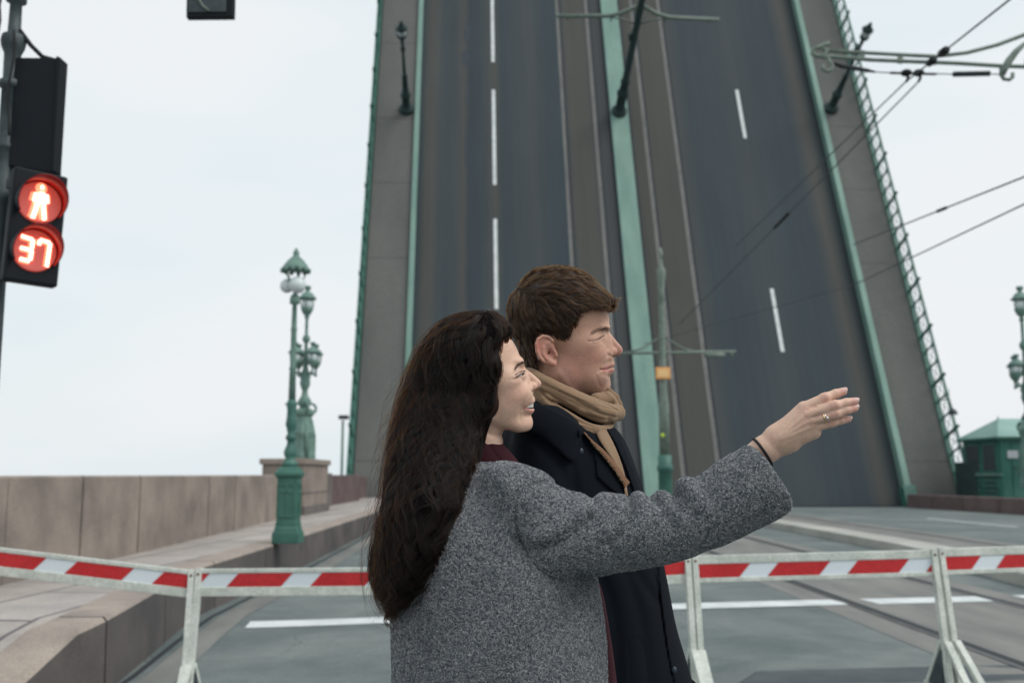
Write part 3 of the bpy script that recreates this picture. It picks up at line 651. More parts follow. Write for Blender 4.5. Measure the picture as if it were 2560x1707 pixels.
def zfor(u, v, Y): return ztop(u, v, Y) - H0
bA = barrier('leftmost striped barrier, running from the sidewalk slope down to the kerb', pA0, pA1, zfor(-60, 1250, 6.25), zfor(437, 1310, 6.42), H0, False, -.01)
bB = barrier('striped barrier on the road just left of the woman', pB0, pB1, zfor(457, 1306, 6.42), zfor(1160, 1300, 6.35), H0, False, .33)
bM = barrier('striped barrier hidden behind the couple, its end showing below the sleeve', pM0, pM1, zfor(1175, 1300, 6.36), zfor(1581, 1276, 6.5), H0, False, .2)
bC = barrier('striped barrier on the road under the pointing hand, standing on white posts', pC0, pC1, zfor(1598, 1276, 6.5), zfor(2146, 1262, 6.63), H0, True, .035)
bD = barrier('rightmost striped barrier, cut off by the right edge of the picture', pD0, pD1, zfor(2163, 1259, 6.66), zfor(2700, 1243, 7.05), H0, True, .10)

# ---- traffic signal on its pole, top left
YS = 5.35
pu = Q(22, 400, YS); px_ = pu.x
ts = empty('signal_pole', (px_, YS, 0), 'dark green grey pole carrying the pedestrian signal at the left edge', 'pole')
def pz(v): return Q(25, v, YS).z
dpx = YS / (F / K)
xp = lambda v: Q(33 - .028 * (v - 50), v, YS).x
xb0 = Q(3, 500, YS).x
mb = MB(); mb.lathe([(.075, 0), (.075, .6), (.05, .7), (.045, pz(620)), (.03, pz(600)), (.045, pz(470)), (.062, pz(465)), (.062, pz(440)), (.045, pz(436)), (.045, pz(345)), (.05, pz(343)), (.05, pz(335)), (.045, pz(333)), (.045, pz(205)), (.06, pz(202)), (.06, pz(188)), (.042, pz(184)), (.045, pz(125)), (.062, pz(110)), (.068, pz(95)), (.062, pz(84)), (.045, pz(80)), (.035, pz(78)), (.032, pz(10)), (.055, pz(5)), (.055, pz(-5)), (.035, pz(-10)), (.03, pz(-160))], (xb0, YS, 0), 16); mb.build('shaft', M['blackmetal'], ts)
mb = MB(); mb.tube([(xb0 - .06, YS - .06, pz(y)) if i % 2 else (xb0 - .045, YS - .07, pz(y)) for i, y in enumerate(range(-150, 480, 35))], .006, 6); mb.tube([(xb0 + .03 + .012 * math.sin(i), YS - .06, pz(y)) for i, y in enumerate(range(80, 330, 30))], .006, 6)
mb.tube([(xb0 + .03, YS, pz(70)), (xb0 + .10, YS, pz(105)), (xb0 + .16, YS + .02, pz(128)), (xb0 + .22, YS + .02, pz(135))], .014, 6); mb.build('cable', M['rubber'], ts)
mb = MB()
for v in (455, 425): mb.bar((xb0 - .12, YS, pz(v)), (xb0 + .12, YS - .02, pz(v)), .05, .04)
mb.build('bracket', M['blackmetal'], ts)
mb = MB(); mb.tube([(xb0 - .1, YS, pz(640)), (xb0 + .03, YS - .05, pz(640)), (xb0 + .085, YS - .05, pz(648))], .014, 6); mb.build('lower_bracket', M['blackmetal'], ts)
# black upper box (blank back of the vehicle signal)
ub = empty('signal_backing', Q(90, 270, YS), 'tall blank black signal box above the red pedestrian signal', 'traffic light')
mb = MB(); q = [(27, 137), (136, 138), (128, 402), (24, 384)]
mb.prism([(Q(u, v, YS).x, Q(u, v, YS).z) for u, v in q], YS - .03, YS + .07, lambda x_, y_, d_: (x_, d_, y_)); mb.build('housing', M['black'], ub, .006)
mb = MB(); q = [(137, 136), (147, 139), (139, 200), (140, 204), (130, 330), (126, 396), (129, 398)]
q = [(137, 136), (147, 140), (131, 398), (128, 398)]
mb.prism([(Q(u, v, YS).x, Q(u, v, YS).z) for u, v in q], YS - .045, YS + .05, lambda x_, y_, d_: (x_, d_, y_)); mb.build('side_flange', M['black'], ub, .003)
# red pedestrian signal: box turned a little to the right
pd = empty('pedestrian_signal', Q(80, 520, YS), 'black pedestrian signal showing a red standing figure and a countdown', 'traffic light')
C0 = Q(84, 521, YS - .09); yaw = math.radians(41); Rz = Matrix.Rotation(yaw, 3, 'Z') @ Matrix.Rotation(math.radians(2.0), 3, 'Y')
def sg(x_, y_, z_): return C0 + Rz @ Vector((x_, y_, z_))      # x across, y depth, z up
hw, hh = .138, .312
mb = MB(); mb.add([sg(i * hw, j, k) for j in (0.0, .08) for i, k in ((-1, -hh), (1, -hh), (1, hh), (-1, hh))], [(0, 1, 2, 3), (7, 6, 5, 4), (0, 4, 5, 1), (1, 5, 6, 2), (2, 6, 7, 3), (3, 7, 4, 0)]); mb.build('housing', M['black'], pd, .012)
mvis = mat('visor_red_inside', (.42, .014, .012), .4)
mlens = mat('glowing_lens', (.35, .10, .09), .3);  # whole lens emits faintly, standing in for the glow round the lit symbols
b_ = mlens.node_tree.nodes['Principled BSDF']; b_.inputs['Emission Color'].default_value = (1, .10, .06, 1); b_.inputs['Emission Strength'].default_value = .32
mlit = mat('lit_red_lamp', (.9, .3, .2), .4); b_ = mlit.node_tree.nodes['Principled BSDF']; b_.inputs['Emission Color'].default_value = (1, .20, .10, 1); b_.inputs['Emission Strength'].default_value = 2.4
mhot = mat('lit_lamp_core', (.9, .8, .7), .4); b_ = mhot.node_tree.nodes['Principled BSDF']; b_.inputs['Emission Color'].default_value = (1, .78, .62, 1); b_.inputs['Emission Strength'].default_value = 3.5
for k, zc in enumerate((.134, -.134)):
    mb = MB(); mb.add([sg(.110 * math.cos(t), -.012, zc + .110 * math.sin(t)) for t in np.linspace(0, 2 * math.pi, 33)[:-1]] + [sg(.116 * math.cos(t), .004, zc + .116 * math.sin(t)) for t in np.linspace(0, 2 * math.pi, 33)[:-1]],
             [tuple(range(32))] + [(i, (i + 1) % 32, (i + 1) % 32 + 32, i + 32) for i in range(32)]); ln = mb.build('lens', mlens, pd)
    mb = MB(); T = np.linspace(math.radians(-35), math.radians(215), 30); vs = []      # hood, open at the bottom
    for r, y0 in ((.124, 0), (.120, 0)):
        for t in T:
            dpt = .15 * max(0.15, (math.sin(t) * .42 + .58)); vs += [sg(r * math.cos(t), 0.0, zc + r * math.sin(t)), sg(r * math.cos(t), -dpt, zc + r * math.sin(t))]
    n = len(T); fs = []
    for i in range(n - 1):
        fs += [(2 * i, 2 * i + 1, 2 * i + 3, 2 * i + 2), (2 * n + 2 * i + 2, 2 * n + 2 * i + 3, 2 * n + 2 * i + 1, 2 * n + 2 * i), (2 * i + 1, 2 * n + 2 * i + 1, 2 * n + 2 * i + 3, 2 * i + 3)]
    mb.add(vs, fs, True); vi = mb.build('visor', mvis, pd); mb = MB(); vs = []
    for t in T:
        dpt = .15 * max(0.15, (math.sin(t) * .42 + .58)) + .001; vs += [sg(.1255 * math.cos(t), 0.0, zc + .1255 * math.sin(t)), sg(.1255 * math.cos(t), -dpt, zc + .1255 * math.sin(t))]
    mb.add(vs, [(2 * i, 2 * i + 2, 2 * i + 3, 2 * i + 1) for i in range(len(T) - 1)], True); mb.build('visor_shell', M['black'], vi, fix=False)
    def blob(mbx, pts, r, y=-.017):
        mbx.tube([sg(a * 1.12, y, zc + b * 1.1) for a, b in pts], r, 8)
    if k == 0:        # standing figure
        for nm, mm_, dr, yy in (('figure_glow', mlit, .011, -.010), ('figure', mhot, 0, -.022)):
            mb = MB(); mb.sphere(sg(0, yy, zc + .078), .019 + dr, 10, 8)
            for pts, r in (([(0, .045), (0, -.005)], .021), ([(-.024, .04), (-.03, -.0)], .011), ([(.024, .04), (.03, -.0)], .011), ([(-.012, -.005), (-.028, -.085)], .0125), ([(.012, -.005), (.024, -.085)], .0125)): blob(mb, pts, r + dr, yy)
            mb.build(nm, mm_, ln)
    else:             # countdown digits, seen from behind mirrored: reversed 3 and 7 as in the picture
        for nm, mm_, dr, yy in (('digit_glow', mlit, .009, -.010), ('digit', mhot, 0, -.022)):
            mb = MB(); r = .0085 + dr
            for pts in ([(-.068, .058), (-.02, .05), (-.012, .04)], [(-.016, .045), (-.016, .005)], [(-.066, .0), (-.02, -.004)], [(-.016, -.004), (-.018, -.052)], [(-.064, -.055), (-.022, -.06)],
                        [(.018, .056), (.062, .048)], [(.064, .046), (.058, -.072)], [(.016, .054), (.014, .03)]): blob(mb, pts, r, yy)
            mb.build(nm, mm_, ln)
# dark bottom of another signal hanging at the top of the frame
YT = 6.2; tb = empty('hanging_signal', Q(482, 10, YT), 'bottom of a dark signal box hanging in at the top edge', 'traffic light')
mb = MB(); q = [(427, 41), (536, 40), (539, -90), (429, -90)]; mb.prism([(Q(u, v, YT).x, Q(u, v, YT).z) for u, v in q], YT, YT + .05, lambda x_, y_, d_: (x_, d_, y_)); mb.build('housing', M['black'], tb, .008)
mb = MB(); q = [(432, 30), (520, 29), (521, -85), (433, -85)]; mb.prism([(Q(u, v, YT).x, Q(u, v, YT).z) for u, v in q], YT - .008, YT, lambda x_, y_, d_: (x_, d_, y_)); mb.build('back_plate', M['blackmetal'], tb, .003)
mb = MB(); mb.tube([Q(446, -40, YT - .02), Q(452, -8, YT - .02), Q(466, 14, YT - .02), Q(480, 26, YT - .012)], .008, 6); mb.build('cable', M['green_grey'], tb)

# ---- bracket arm with wire fittings, top right
YA = 14.0
ar = empty('wire_bracket_arm', Q(2100, 120, YA), 'grey green iron bracket arm with hooks reaching in from the top right', 'bracket')
def qa(l, Y=YA): return [Q(u, v, Y) for u, v in l]
mb = MB(); s = dpx2 = YA / (F / K)
mb.tube(qa([(1905, 117), (1970, 121), (2100, 128), (2150, 130), (2220, 122), (2290, 104), (2360, 78), (2480, 30), (2640, -60), (2760, -150)]), .03, 8)
mb.build('upper_bar', M['green_grey'], ar)
mb = MB(); mb.tube(qa([(1880, 125), (1890, 132), (1905, 130), (2000, 138), (2200, 146), (2300, 152), (2480, 158), (2780, 168)]), .032, 8); mb.build('lower_bar', M['green_grey'], ar)
for u, v in ((1980, 128), (2068, 135), (2145, 138)):
    mb = MB(); mb.bar(Q(u, v - 11, YA), Q(u, v + 11, YA), .07, .04); mb.build('spacer', M['green_grey'], ar)
mb = MB(); mb.tube([(Q(2770, 160, YA).x, YA, -.1), Q(2770, -260, YA)], .11, 12); mb.build('support_pole', M['green_grey'], ar)
mb = MB()
sc_ = [(2355, 100), (2335, 118), (2318, 140), (2306, 160), (2303, 172)]; mb.tube(qa(sc_), [.03, .045, .055, .055, .04], 8)
mb.tube(qa([(2300, 155), (2299, 172), (2306, 182), (2318, 184), (2326, 178), (2326, 168)]), .028, 8); mb.tube(qa([(2375, 115), (2362, 130), (2360, 152)]), .045, 8)
mb.build('scroll_brace', M['green_grey'], ar)
mb = MB(); mb.tube(qa([(1905, 100), (1893, 104), (1880, 110), (1868, 112), (1866, 124), (1878, 130), (1894, 126), (1898, 116), (1888, 112)]), .035, 8)
mb.tube(qa([(1900, 128), (1905, 142), (1912, 150), (1910, 162), (1898, 164), (1888, 158), (1892, 150)]), .03, 8); mb.build('end_scroll', M['green_grey'], ar)
mb = MB(); mb.tube(qa([(1915, 146), (1930, 152), (1990, 162), (2010, 166)]), [.02, .03, .03, .015], 8)
mb.tube(qa([(2010, 166), (2045, 168), (2150, 170), (2190, 171), (2300, 171)]), .008, 6)
mb.tube(qa([(2045, 168), (2150, 171)]), .02, 8)
for u in (2082, 2110): mb.sphere(Q(u, 168, YA), .075, 10, 8, (1.1, 1, .7)); mb.tube(qa([(u + 2, 170), (u + 4, 180), (u, 188)]), .022, 6)
mb.build('wire_hanger', M['rubber'], ar)
mb = MB()
for u in np.arange(2190, 2275, 4.5): mb.tube(qa([(u, 171 - .02 * (u - 2190)), (u + 2, 171 - .02 * (u - 2190))]), .042, 8)
for u in np.arange(1935, 1990, 6): mb.tube(qa([(u, 153 + .17 * (u - 1935)), (u + 3, 153.5 + .17 * (u - 1935))]), .035, 8)
mb.build('insulator', M['blackmetal'], ar)
mwire = mat('copper_wire', (.05, .06, .065), .6)
def wire(lbl, a, b, r, extra=None, sag=.0, n=24, ext=0):
    t = empty('overhead_wire', (a + b) / 2, lbl, 'wire', 'overhead tram wires'); mb = MB()
    pts = [a.lerp(b, k / n) - Vector((0, 0, sag * 4 * (k / n) * (1 - k / n))) for k in range(n + 1)]
    if ext: pts = [a + (a - b) * ext] + pts
    mb.tube(pts, r, 6); mb.build('strand', mwire, t)
    if extra:
        mb = MB()
        for f0, f1, rr in extra: mb.tube([a.lerp(b, f0), a.lerp(b, f1)], rr, 8)
        mb.build('clamp', M['rubber'], t)
    return t
A1 = Q(2420, -80, 8); B1 = Q(2085, 185, YA); wire('upper right wire running from the top right corner to the hanger', A1, B1, .011, [(.62, .66, .05), (.73, .77, .05)], ext=1.2)
wire('trolley wire from the left hanger clamp down across the raised leaf', Q(2083, 186, YA), Q(1690, 565, 23.5), .011)
wire('lower trolley wire from the right hanger clamp towards the tram wire pole', Q(2112, 186, YA), Q(1560, 745, 23.9), .011, [(.42, .48, .03)])
wire('span wire with a dark insulator entering from the right edge', Q(2440, 372, 10), Q(1960, 562, 19), .011, [(.4, .44, .025)], ext=.8)
wire('lowest span wire entering from the right edge', Q(2440, 428, 10), Q(1960, 655, 19), .010, ext=.8)
wire('faint far wire crossing the leaf towards the tram wire pole', Q(1960, 655, 19), Q(1480, 790, 23.9), .008)
# ================================================================== SCULPTING TOOLS (implicit surfaces -> meshes)
import openvdb as vdb
f4 = np.float32
def smin(a, b, k):
    h = np.maximum(k - np.abs(a - b), 0) / k; return np.minimum(a, b) - h * h * k * .25
def smax(a, b, k):
    h = np.maximum(k - np.abs(a - b), 0) / k; return np.maximum(a, b) + h * h * k * .25
def seg2(X, Z, a, b):
    a = np.asarray(a, float); b = np.asarray(b, float); ba = b - a; t = np.clip(((X - a[0]) * ba[0] + (Z - a[1]) * ba[1]) / max(ba @ ba, 1e-12), 0, 1)
    return np.hypot(X - a[0] - t * ba[0], Z - a[1] - t * ba[1])
def pline(X, Z, pts):
    d = seg2(X, Z, pts[0], pts[1])
    for a, b in zip(pts[1:-1], pts[2:]): d = np.minimum(d, seg2(X, Z, a, b))
    return d
def poly2(X, Z, pts):            # signed distance, negative inside
    d = pline(X, Z, list(pts) + [pts[0]]); ins = np.zeros(np.broadcast(X, Z).shape, bool)
    n = len(pts)
    for i in range(n):
        x0, z0 = pts[i]; x1, z1 = pts[(i + 1) % n]
        if z0 == z1: continue
        c = ((z0 > Z) != (z1 > Z)) & (X < (x1 - x0) * (Z - z0) / (z1 - z0) + x0); ins ^= c
    return np.where(ins, -d, d)
def smooth_pts(pts, n=3, closed=True):
    """Chaikin corner cutting"""
    p = [tuple(q) for q in pts]
    for _ in range(n):
        o = []; m = len(p)
        for i in range(m if closed else m - 1):
            a, b = p[i], p[(i + 1) % m]
            o += [(a[0] * .75 + b[0] * .25, a[1] * .75 + b[1] * .25), (a[0] * .25 + b[0] * .75, a[1] * .25 + b[1] * .75)]
        if not closed: o = [p[0]] + o + [p[-1]]
        p = o
    return p
def blur2(a, n):
    for _ in range(n):
        p = np.pad(a, 1, mode='edge'); a = (p[:-2, 1:-1] + p[2:, 1:-1] + p[1:-1, :-2] + p[1:-1, 2:] + 4 * p[1:-1, 1:-1]) / 8
    return a

class Frame:
    """local millimetre frame whose x,z plane faces the camera at a chosen photo pixel and distance"""
    def __init__(s, u0, v0, Y, lateral=True):
        s.u0, s.v0 = u0, v0; s.O = np.array(P(u0, v0, Y)); r = np.array(ray(u0, v0)); s.ey = r / np.linalg.norm(r)
        s.ex = np.cross(s.ey, [0, 0, 1]); s.ex /= np.linalg.norm(s.ex); s.ez = np.cross(s.ex, s.ey)
        dep = (s.O[1]) * cP + (s.O[2] - CAMH) * sP; s.s = 1000 * dep / F
        s.C = np.array([0, 0, CAMH])
    def loc(s, u, v, y=0.0):     # pixel + lateral offset (mm) -> local mm, exact projection
        r = np.array(ray(u, v)); k = ((s.O - s.C) @ s.ey + y / 1000) / (r @ s.ey); p = s.C + r * k - s.O
        return np.array([p @ s.ex, y, p @ s.ez]) * [1000, 1, 1000]
    def xy(s, pts, y=0.0): return [tuple(s.loc(u, v, y)[[0, 2]]) for u, v in pts]
    def world(s, p):
        p = np.asarray(p, float) / 1000; return s.O + p[..., 0:1] * s.ex + p[..., 1:2] * s.ey + p[..., 2:3] * s.ez

class SDF:
    def __init__(s, fr, u0, u1, v0, v1, y0, y1, vs, mirror=None):
        """mirror: None or lateral centre: prims use |y|"""
        a = fr.loc(u0, v1, 0); b = fr.loc(u1, v0, 0)
        s.fr = fr; s.vs = vs; s.x = np.arange(a[0], b[0], vs, dtype=f4); s.y = np.arange(y0, y1, vs, dtype=f4); s.z = np.arange(a[2], b[2], vs, dtype=f4)
        s.X = s.x[:, None, None]; s.Y = s.y[None, :, None]; s.Z = s.z[None, None, :]; s.A = np.abs(s.Y)
        s.X2, s.Z2 = s.x[:, None], s.z[None, :]
        s.f = np.full((len(s.x), len(s.y), len(s.z)), 1e3, f4); s.near = np.clip(-s.Y / 6, 0, 1)
    def ell(s, u, v, y, r, rot=0):
        c = s.fr.loc(u, v, 0); L_ = s.Y if y is None else (s.A - abs(y) if y else s.Y)
        if y is None: L_ = s.Y
        dx = s.X - c[0]; dz = s.Z - c[2]
        if rot: ca, sa = math.cos(rot), math.sin(rot); dx, dz = dx * ca + dz * sa, -dx * sa + dz * ca
        dx, dy, dz = dx / r[0], L_ / r[1], dz / r[2]
        k0 = np.sqrt(dx * dx + dy * dy + dz * dz); k1 = np.sqrt((dx / r[0]) ** 2 + (dy / r[1]) ** 2 + (dz / r[2]) ** 2) + 1e-6
        return (k0 * (k0 - 1) / k1).astype(f4)
    def cone(s, a, b, ra, rb, mir=True, sq=1.0):
        pa = s.fr.loc(a[0], a[1], 0); pb = s.fr.loc(b[0], b[1], 0); pa[1] = a[2]; pb[1] = b[2]
        L_ = s.A if mir else s.Y; ba = pb - pa; dx, dy, dz = s.X - pa[0], (L_ - pa[1]) * sq, s.Z - pa[2]; bb = ba * [1, sq, 1]
        t = np.clip((dx * bb[0] + dy * bb[1] + dz * bb[2]) / (bb @ bb), 0, 1)
        return (np.sqrt((dx - t * bb[0]) ** 2 + (dy - t * bb[1]) ** 2 + (dz - t * bb[2]) ** 2) - (ra + (rb - ra) * t)).astype(f4)
    def add(s, d, k=6): s.f = smin(s.f, d, k)
    def sub(s, d, k=4): s.f = smax(s.f, -d, k)
    def cut(s, d, k=4): s.f = smax(s.f, d, k)
    def poly(s, pts, y=0, sm=2):
        q = s.fr.xy(pts, y); q = smooth_pts(q, sm) if sm else q
        return poly2(s.X2, s.Z2, q).astype(f4)[:, None, :]
    def inflate(s, pts, R, yc=0, y=0, sm=2, bl=4, flat=1.0):
        q = s.fr.xy(pts, y); q = smooth_pts(q, sm); d = -poly2(s.X2, s.Z2, q); d = blur2(d, bl).astype(f4)[:, None, :]
        yc = yc if np.isscalar(yc) else yc
        return (np.hypot(np.maximum(R - d, 0), (s.Y - yc) / flat) - R).astype(f4), d
    def crease(s, pts, wd, dep, y=0, side='both', sm=2, fade=True):
        q = s.fr.xy(pts, y); q = smooth_pts(q, sm, False) if sm else q; q = np.array(q)
        d = pline(s.X2, s.Z2, [tuple(p) for p in q])
        g = dep * np.exp(-(d / wd) ** 2)
        g = g.astype(f4)[:, None, :]
        m = 1.0 if side == 'both' else s.near
        s.f = s.f + g * m
    def mesh(s, pad=True):
        f = s.f.copy(); f[0] = f[-1] = 5; f[:, 0] = f[:, -1] = 5; f[:, :, 0] = f[:, :, -1] = 5
        f = np.clip(f, -3 * s.vs, 3 * s.vs); g = vdb.FloatGrid(3 * s.vs); g.copyFromArray(np.ascontiguousarray(f)); p, q = g.convertToQuads(0.0)
        p = np.asarray(p, float) * s.vs + [s.x[0], s.y[0], s.z[0]]
        return p, np.asarray(q, np.int64)[:, ::-1]
def lap(p, q, n=1, w=.5):          # light Laplacian smoothing of quads
    for _ in range(n):
        acc = np.zeros_like(p); cnt = np.zeros(len(p))
        for i in range(4):
            a, b = q[:, i], q[:, (i + 1) % 4]
            np.add.at(acc, a, p[b]); np.add.at(acc, b, p[a]); np.add.at(cnt, a, 1); np.add.at(cnt, b, 1)
        cnt = np.maximum(cnt, 1); p = p * (1 - w) + w * acc / cnt[:, None]
    return p
def np_mesh(name, p, q, m, parent=None, col=None, flip=None):
    me = D.meshes.new(name); me.vertices.add(len(p)); me.vertices.foreach_set('co', np.asarray(p, f4).ravel())
    n = q.shape[1]; me.loops.add(len(q) * n); me.loops.foreach_set('vertex_index', q.astype(np.int32).ravel())
    me.polygons.add(len(q)); me.polygons.foreach_set('loop_start', np.arange(0, len(q) * n, n, dtype=np.int32)); me.polygons.foreach_set('use_smooth', np.ones(len(q), bool))
    me.update(); me.validate()
    if col is not None:
        at = me.color_attributes.new('Col', 'FLOAT_COLOR', 'POINT'); c = np.ones((len(p), 4), f4); c[:, :3] = col; at.data.foreach_set('color', c.ravel())
    me.materials.append(m); o = D.objects.new(name, me); COL.objects.link(o)
    if parent is not None:
        o.parent = parent; o.matrix_parent_inverse = parent_inv(parent)
    return o
def vol_ok(p, q):                  # orientation check: signed volume positive when normals face out
    a, b, c, d = (p[q[:, i]] for i in range(4))
    return (np.einsum('ij,ij->i', a, np.cross(b, c)) + np.einsum('ij,ij->i', a, np.cross(c, d))).sum() > 0
def finish(s, name, m, parent=None, n=1, col=None, extra=None):
    p, q = s.mesh(); p = lap(p, q, n); c = col(p) if col else None; w_ = s.fr.world(p)
    if not vol_ok(w_, q): q = q[:, ::-1]
    return w_, q, c
def merge(parts):
    ps, qs, cs, b = [], [], [], 0
    for p, q, c in parts:
        ps.append(p); qs.append(q + b); b += len(p); cs.append(c if c is not None else np.ones((len(p), 3)) * .5)
    return np.concatenate(ps), np.concatenate(qs), np.concatenate(cs)

# ---- strands as hair curves
def strands(name, pts, rad, m, parent=None, tip=.25):
    """pts (n,k,3) world, rad (n,) in metres"""
    n, k, _ = pts.shape; cu = D.hair_curves.new(name); cu.add_curves([k] * n)
    cu.attributes['position'].data.foreach_set('vector', pts.astype(f4).ravel())
    ra = cu.attributes.get('radius') or cu.attributes.new('radius', 'FLOAT', 'POINT')
    pr = np.ones(k); pr[-max(2, k // 3):] = np.linspace(1, tip, max(2, k // 3)); pr[0] = .6
    ra.data.foreach_set('value', (np.asarray(rad)[:, None] * pr[None, :]).astype(f4).ravel())
    cu.materials.append(m); o = D.objects.new(name, cu); COL.objects.link(o)
    if parent is not None: o.parent = parent; o.matrix_parent_inverse = parent_inv(parent)
    return o
def clumped(pts, strength, per=22, seed=1, t0=.12, spread=.35, split=2):
    """gather strands (n,k,3) into locks around guide strands"""
    r = np.random.default_rng(seed); n, k, _ = pts.shape; g = r.choice(n, max(4, n // per), replace=False); G = pts[g]
    key = np.concatenate([pts[:, 0], pts[:, k // 2] * .8], 1); gk = key[g]; idx = np.empty(n, int)
    for i in range(0, n, 2000):
        d = ((key[i:i + 2000, None, :] - gk[None]) ** 2).sum(-1); idx[i:i + 2000] = d.argmin(1)
    t = np.linspace(0, 1, k)[None, :, None]; w_ = np.clip((t - t0) / .5, 0, 1) * strength * (.55 + .45 * r.random(n))[:, None, None]
    tgt = G[idx]; off = (pts - tgt); return tgt + off * (1 - w_)
class Vol:
    """trilinear lookup of an implicit volume with gradient"""
    def __init__(s, S):
        s.S = S; s.f = S.f; g = np.gradient(S.f, S.vs); l = np.sqrt(g[0] ** 2 + g[1] ** 2 + g[2] ** 2) + 1e-6; s.g = [a / l for a in g]
        s.o = np.array([S.x[0], S.y[0], S.z[0]])
    def __call__(s, p):
        q = (p - s.o) / s.S.vs; n = np.array(s.f.shape) - 2; q = np.clip(q, 0, n - .001); i = q.astype(int); t = q - i
        def lk(a):
            r = 0
            for dx in (0, 1):
                for dy in (0, 1):
                    for dz in (0, 1):
                        wgt = (t[:, 0] if dx else 1 - t[:, 0]) * (t[:, 1] if dy else 1 - t[:, 1]) * (t[:, 2] if dz else 1 - t[:, 2])
                        r = r + wgt * a[i[:, 0] + dx, i[:, 1] + dy, i[:, 2] + dz]
            return r
        return lk(s.f), np.stack([lk(a) for a in s.g], -1)
def flow_field(fr, samples, sig=28):
    c = np.array([fr.loc(u, v)[[0, 2]] for u, v, _, _ in samples]); d = np.array([(dx, -dy) for _, _, dx, dy in samples], float); d /= np.linalg.norm(d, axis=1)[:, None]
    def f(p):
        x = p[:, [0, 2]]; d2 = ((x[:, None, :] - c[None]) ** 2).sum(-1); w_ = np.exp(-(d2 - d2.min(1)[:, None]) / (2 * sig * sig)); v = (w_ @ d); return v / (np.linalg.norm(v, axis=1)[:, None] + 1e-6)
    return f
def grow(vol, start, field, length, k, off0, off1, wave=0, wl=60, clump=14, pull=.5, yfall=0, seed=1, free=None, jit=.08, lift=0):
    """follow the field over the volume's surface"""
    r = np.random.default_rng(seed); n = len(start); p = start.copy(); out = [p.copy()]; st = (length / (k - 1))[:, None]
    d, g = vol(p)
    # clump-coherent phase from low-frequency noise of the start position
    cph = np.array([noise.noise(Vector(q / clump)) for q in start]) * 9; cp2 = np.array([noise.noise(Vector(q / clump) + Vector((7, 3, 1))) for q in start]) * 9
    jv = r.normal(0, jit, (n, 3)); t = np.zeros(n)
    for i in range(1, k):
        d, g = vol(p); v2 = field(p); v = np.stack([v2[:, 0], np.zeros(n), v2[:, 1]], -1); v[:, 1] += yfall * np.sign(p[:, 1])
        v = v + jv
        if wave:
            ph = t / wl * 6.28; sd_ = np.stack([-v2[:, 1], np.zeros(n), v2[:, 0]], -1)
            ramp_ = np.minimum(1, t / (wl * .8) + .25)
            v = v + sd_ * (wave * ramp_ * np.sin(ph + cph))[:, None]; v[:, 1] += wave * ramp_ * np.cos(ph + cp2) * .6
        v = v - g * (v * g).sum(1)[:, None] * .9; v /= np.linalg.norm(v, axis=1)[:, None] + 1e-6
        p = p + v * st; t = t + st[:, 0]
        d, g = vol(p); fr_ = i / (k - 1); target = off0 + (off1 - off0) * min(1, fr_ * 1.6); e = d - target
        pl = np.where(e < 0, .8, pull)
        if free is not None: pl = np.where(e < 0, .8, pull * (1 - free(p)))
        p = p - g * (e * pl)[:, None] + g * (lift * fr_ ** 2); out.append(p.copy())
    return np.stack(out, 1)
def surf_samples(S, n, seed=0, cond=None):
    p, q = S.mesh(); r = np.random.default_rng(seed)
    a, b, c, d = (p[q[:, i]] for i in range(4)); ar = np.linalg.norm(np.cross(c - a, d - b), axis=1)
    cen = (a + b + c + d) / 4
    if cond is not None: ar = ar * cond(cen)
    i = r.choice(len(q), n, p=ar / ar.sum()); u, v = r.random(n)[:, None], r.random(n)[:, None]
    return (a[i] * (1 - u) + b[i] * u) * (1 - v) + (d[i] * (1 - u) + c[i] * u) * v

# ---- shared people materials
def skin_mat(name, rough=.45):
    m = mat(name, (.6, .42, .34), rough, spec=.35); a = N(m, 'ShaderNodeVertexColor'); a.layer_name = 'Col'
    v = coords(m); n1 = noise_tex(m, v, 220, 3, .6); n2 = noise_tex(m, v, 45, 3)
    c = mixc(m, .55, a.outputs['Color'], ramp(m, n1, [(.3, (.86, .84, .83)), (.7, (1.1, 1.09, 1.09))]), 'MULTIPLY')
    setc(m, mixc(m, .5, c, ramp(m, n2, [(.35, (.92, .86, .85)), (.65, (1.06, 1.06, 1.05))]), 'MULTIPLY')); bump(m, n1, .12, .0006)
    b = m.node_tree.nodes['Principled BSDF']; b.inputs['Subsurface Weight'].default_value = .25; b.inputs['Subsurface Radius'].default_value = (1, .35, .2); b.inputs['Subsurface Scale'].default_value = .006
    return m
def hair_mat(name, c0, c1, c2, rough=.38):
    m = mat(name, c1, rough, spec=.45); h = N(m, 'ShaderNodeHairInfo')
    c = ramp(m, h.outputs['Random'], [(0, c0), (.55, c1), (1, c2)]); setc(m, c)
    return m
def real_hair(name, mel, red, rough=.32, tint=(1, 1, 1), rnd=.35, ior=1.5):
    m = D.materials.new(name); m.use_nodes = True; nt = m.node_tree; nt.nodes.remove(nt.nodes['Principled BSDF'])
    h = nt.nodes.new('ShaderNodeBsdfHairPrincipled'); h.model = 'CHIANG'; h.parametrization = 'MELANIN'
    h.inputs['Melanin'].default_value = mel; h.inputs['Melanin Redness'].default_value = red; h.inputs['Roughness'].default_value = rough; h.inputs['Radial Roughness'].default_value = .45
    h.inputs['IOR'].default_value = ior; h.inputs['Random Color'].default_value = rnd; h.inputs['Random Roughness'].default_value = .2; h.inputs['Tint'].default_value = (*tint, 1)
    nt.links.new(h.outputs[0], nt.nodes['Material Output'].inputs['Surface']); return m
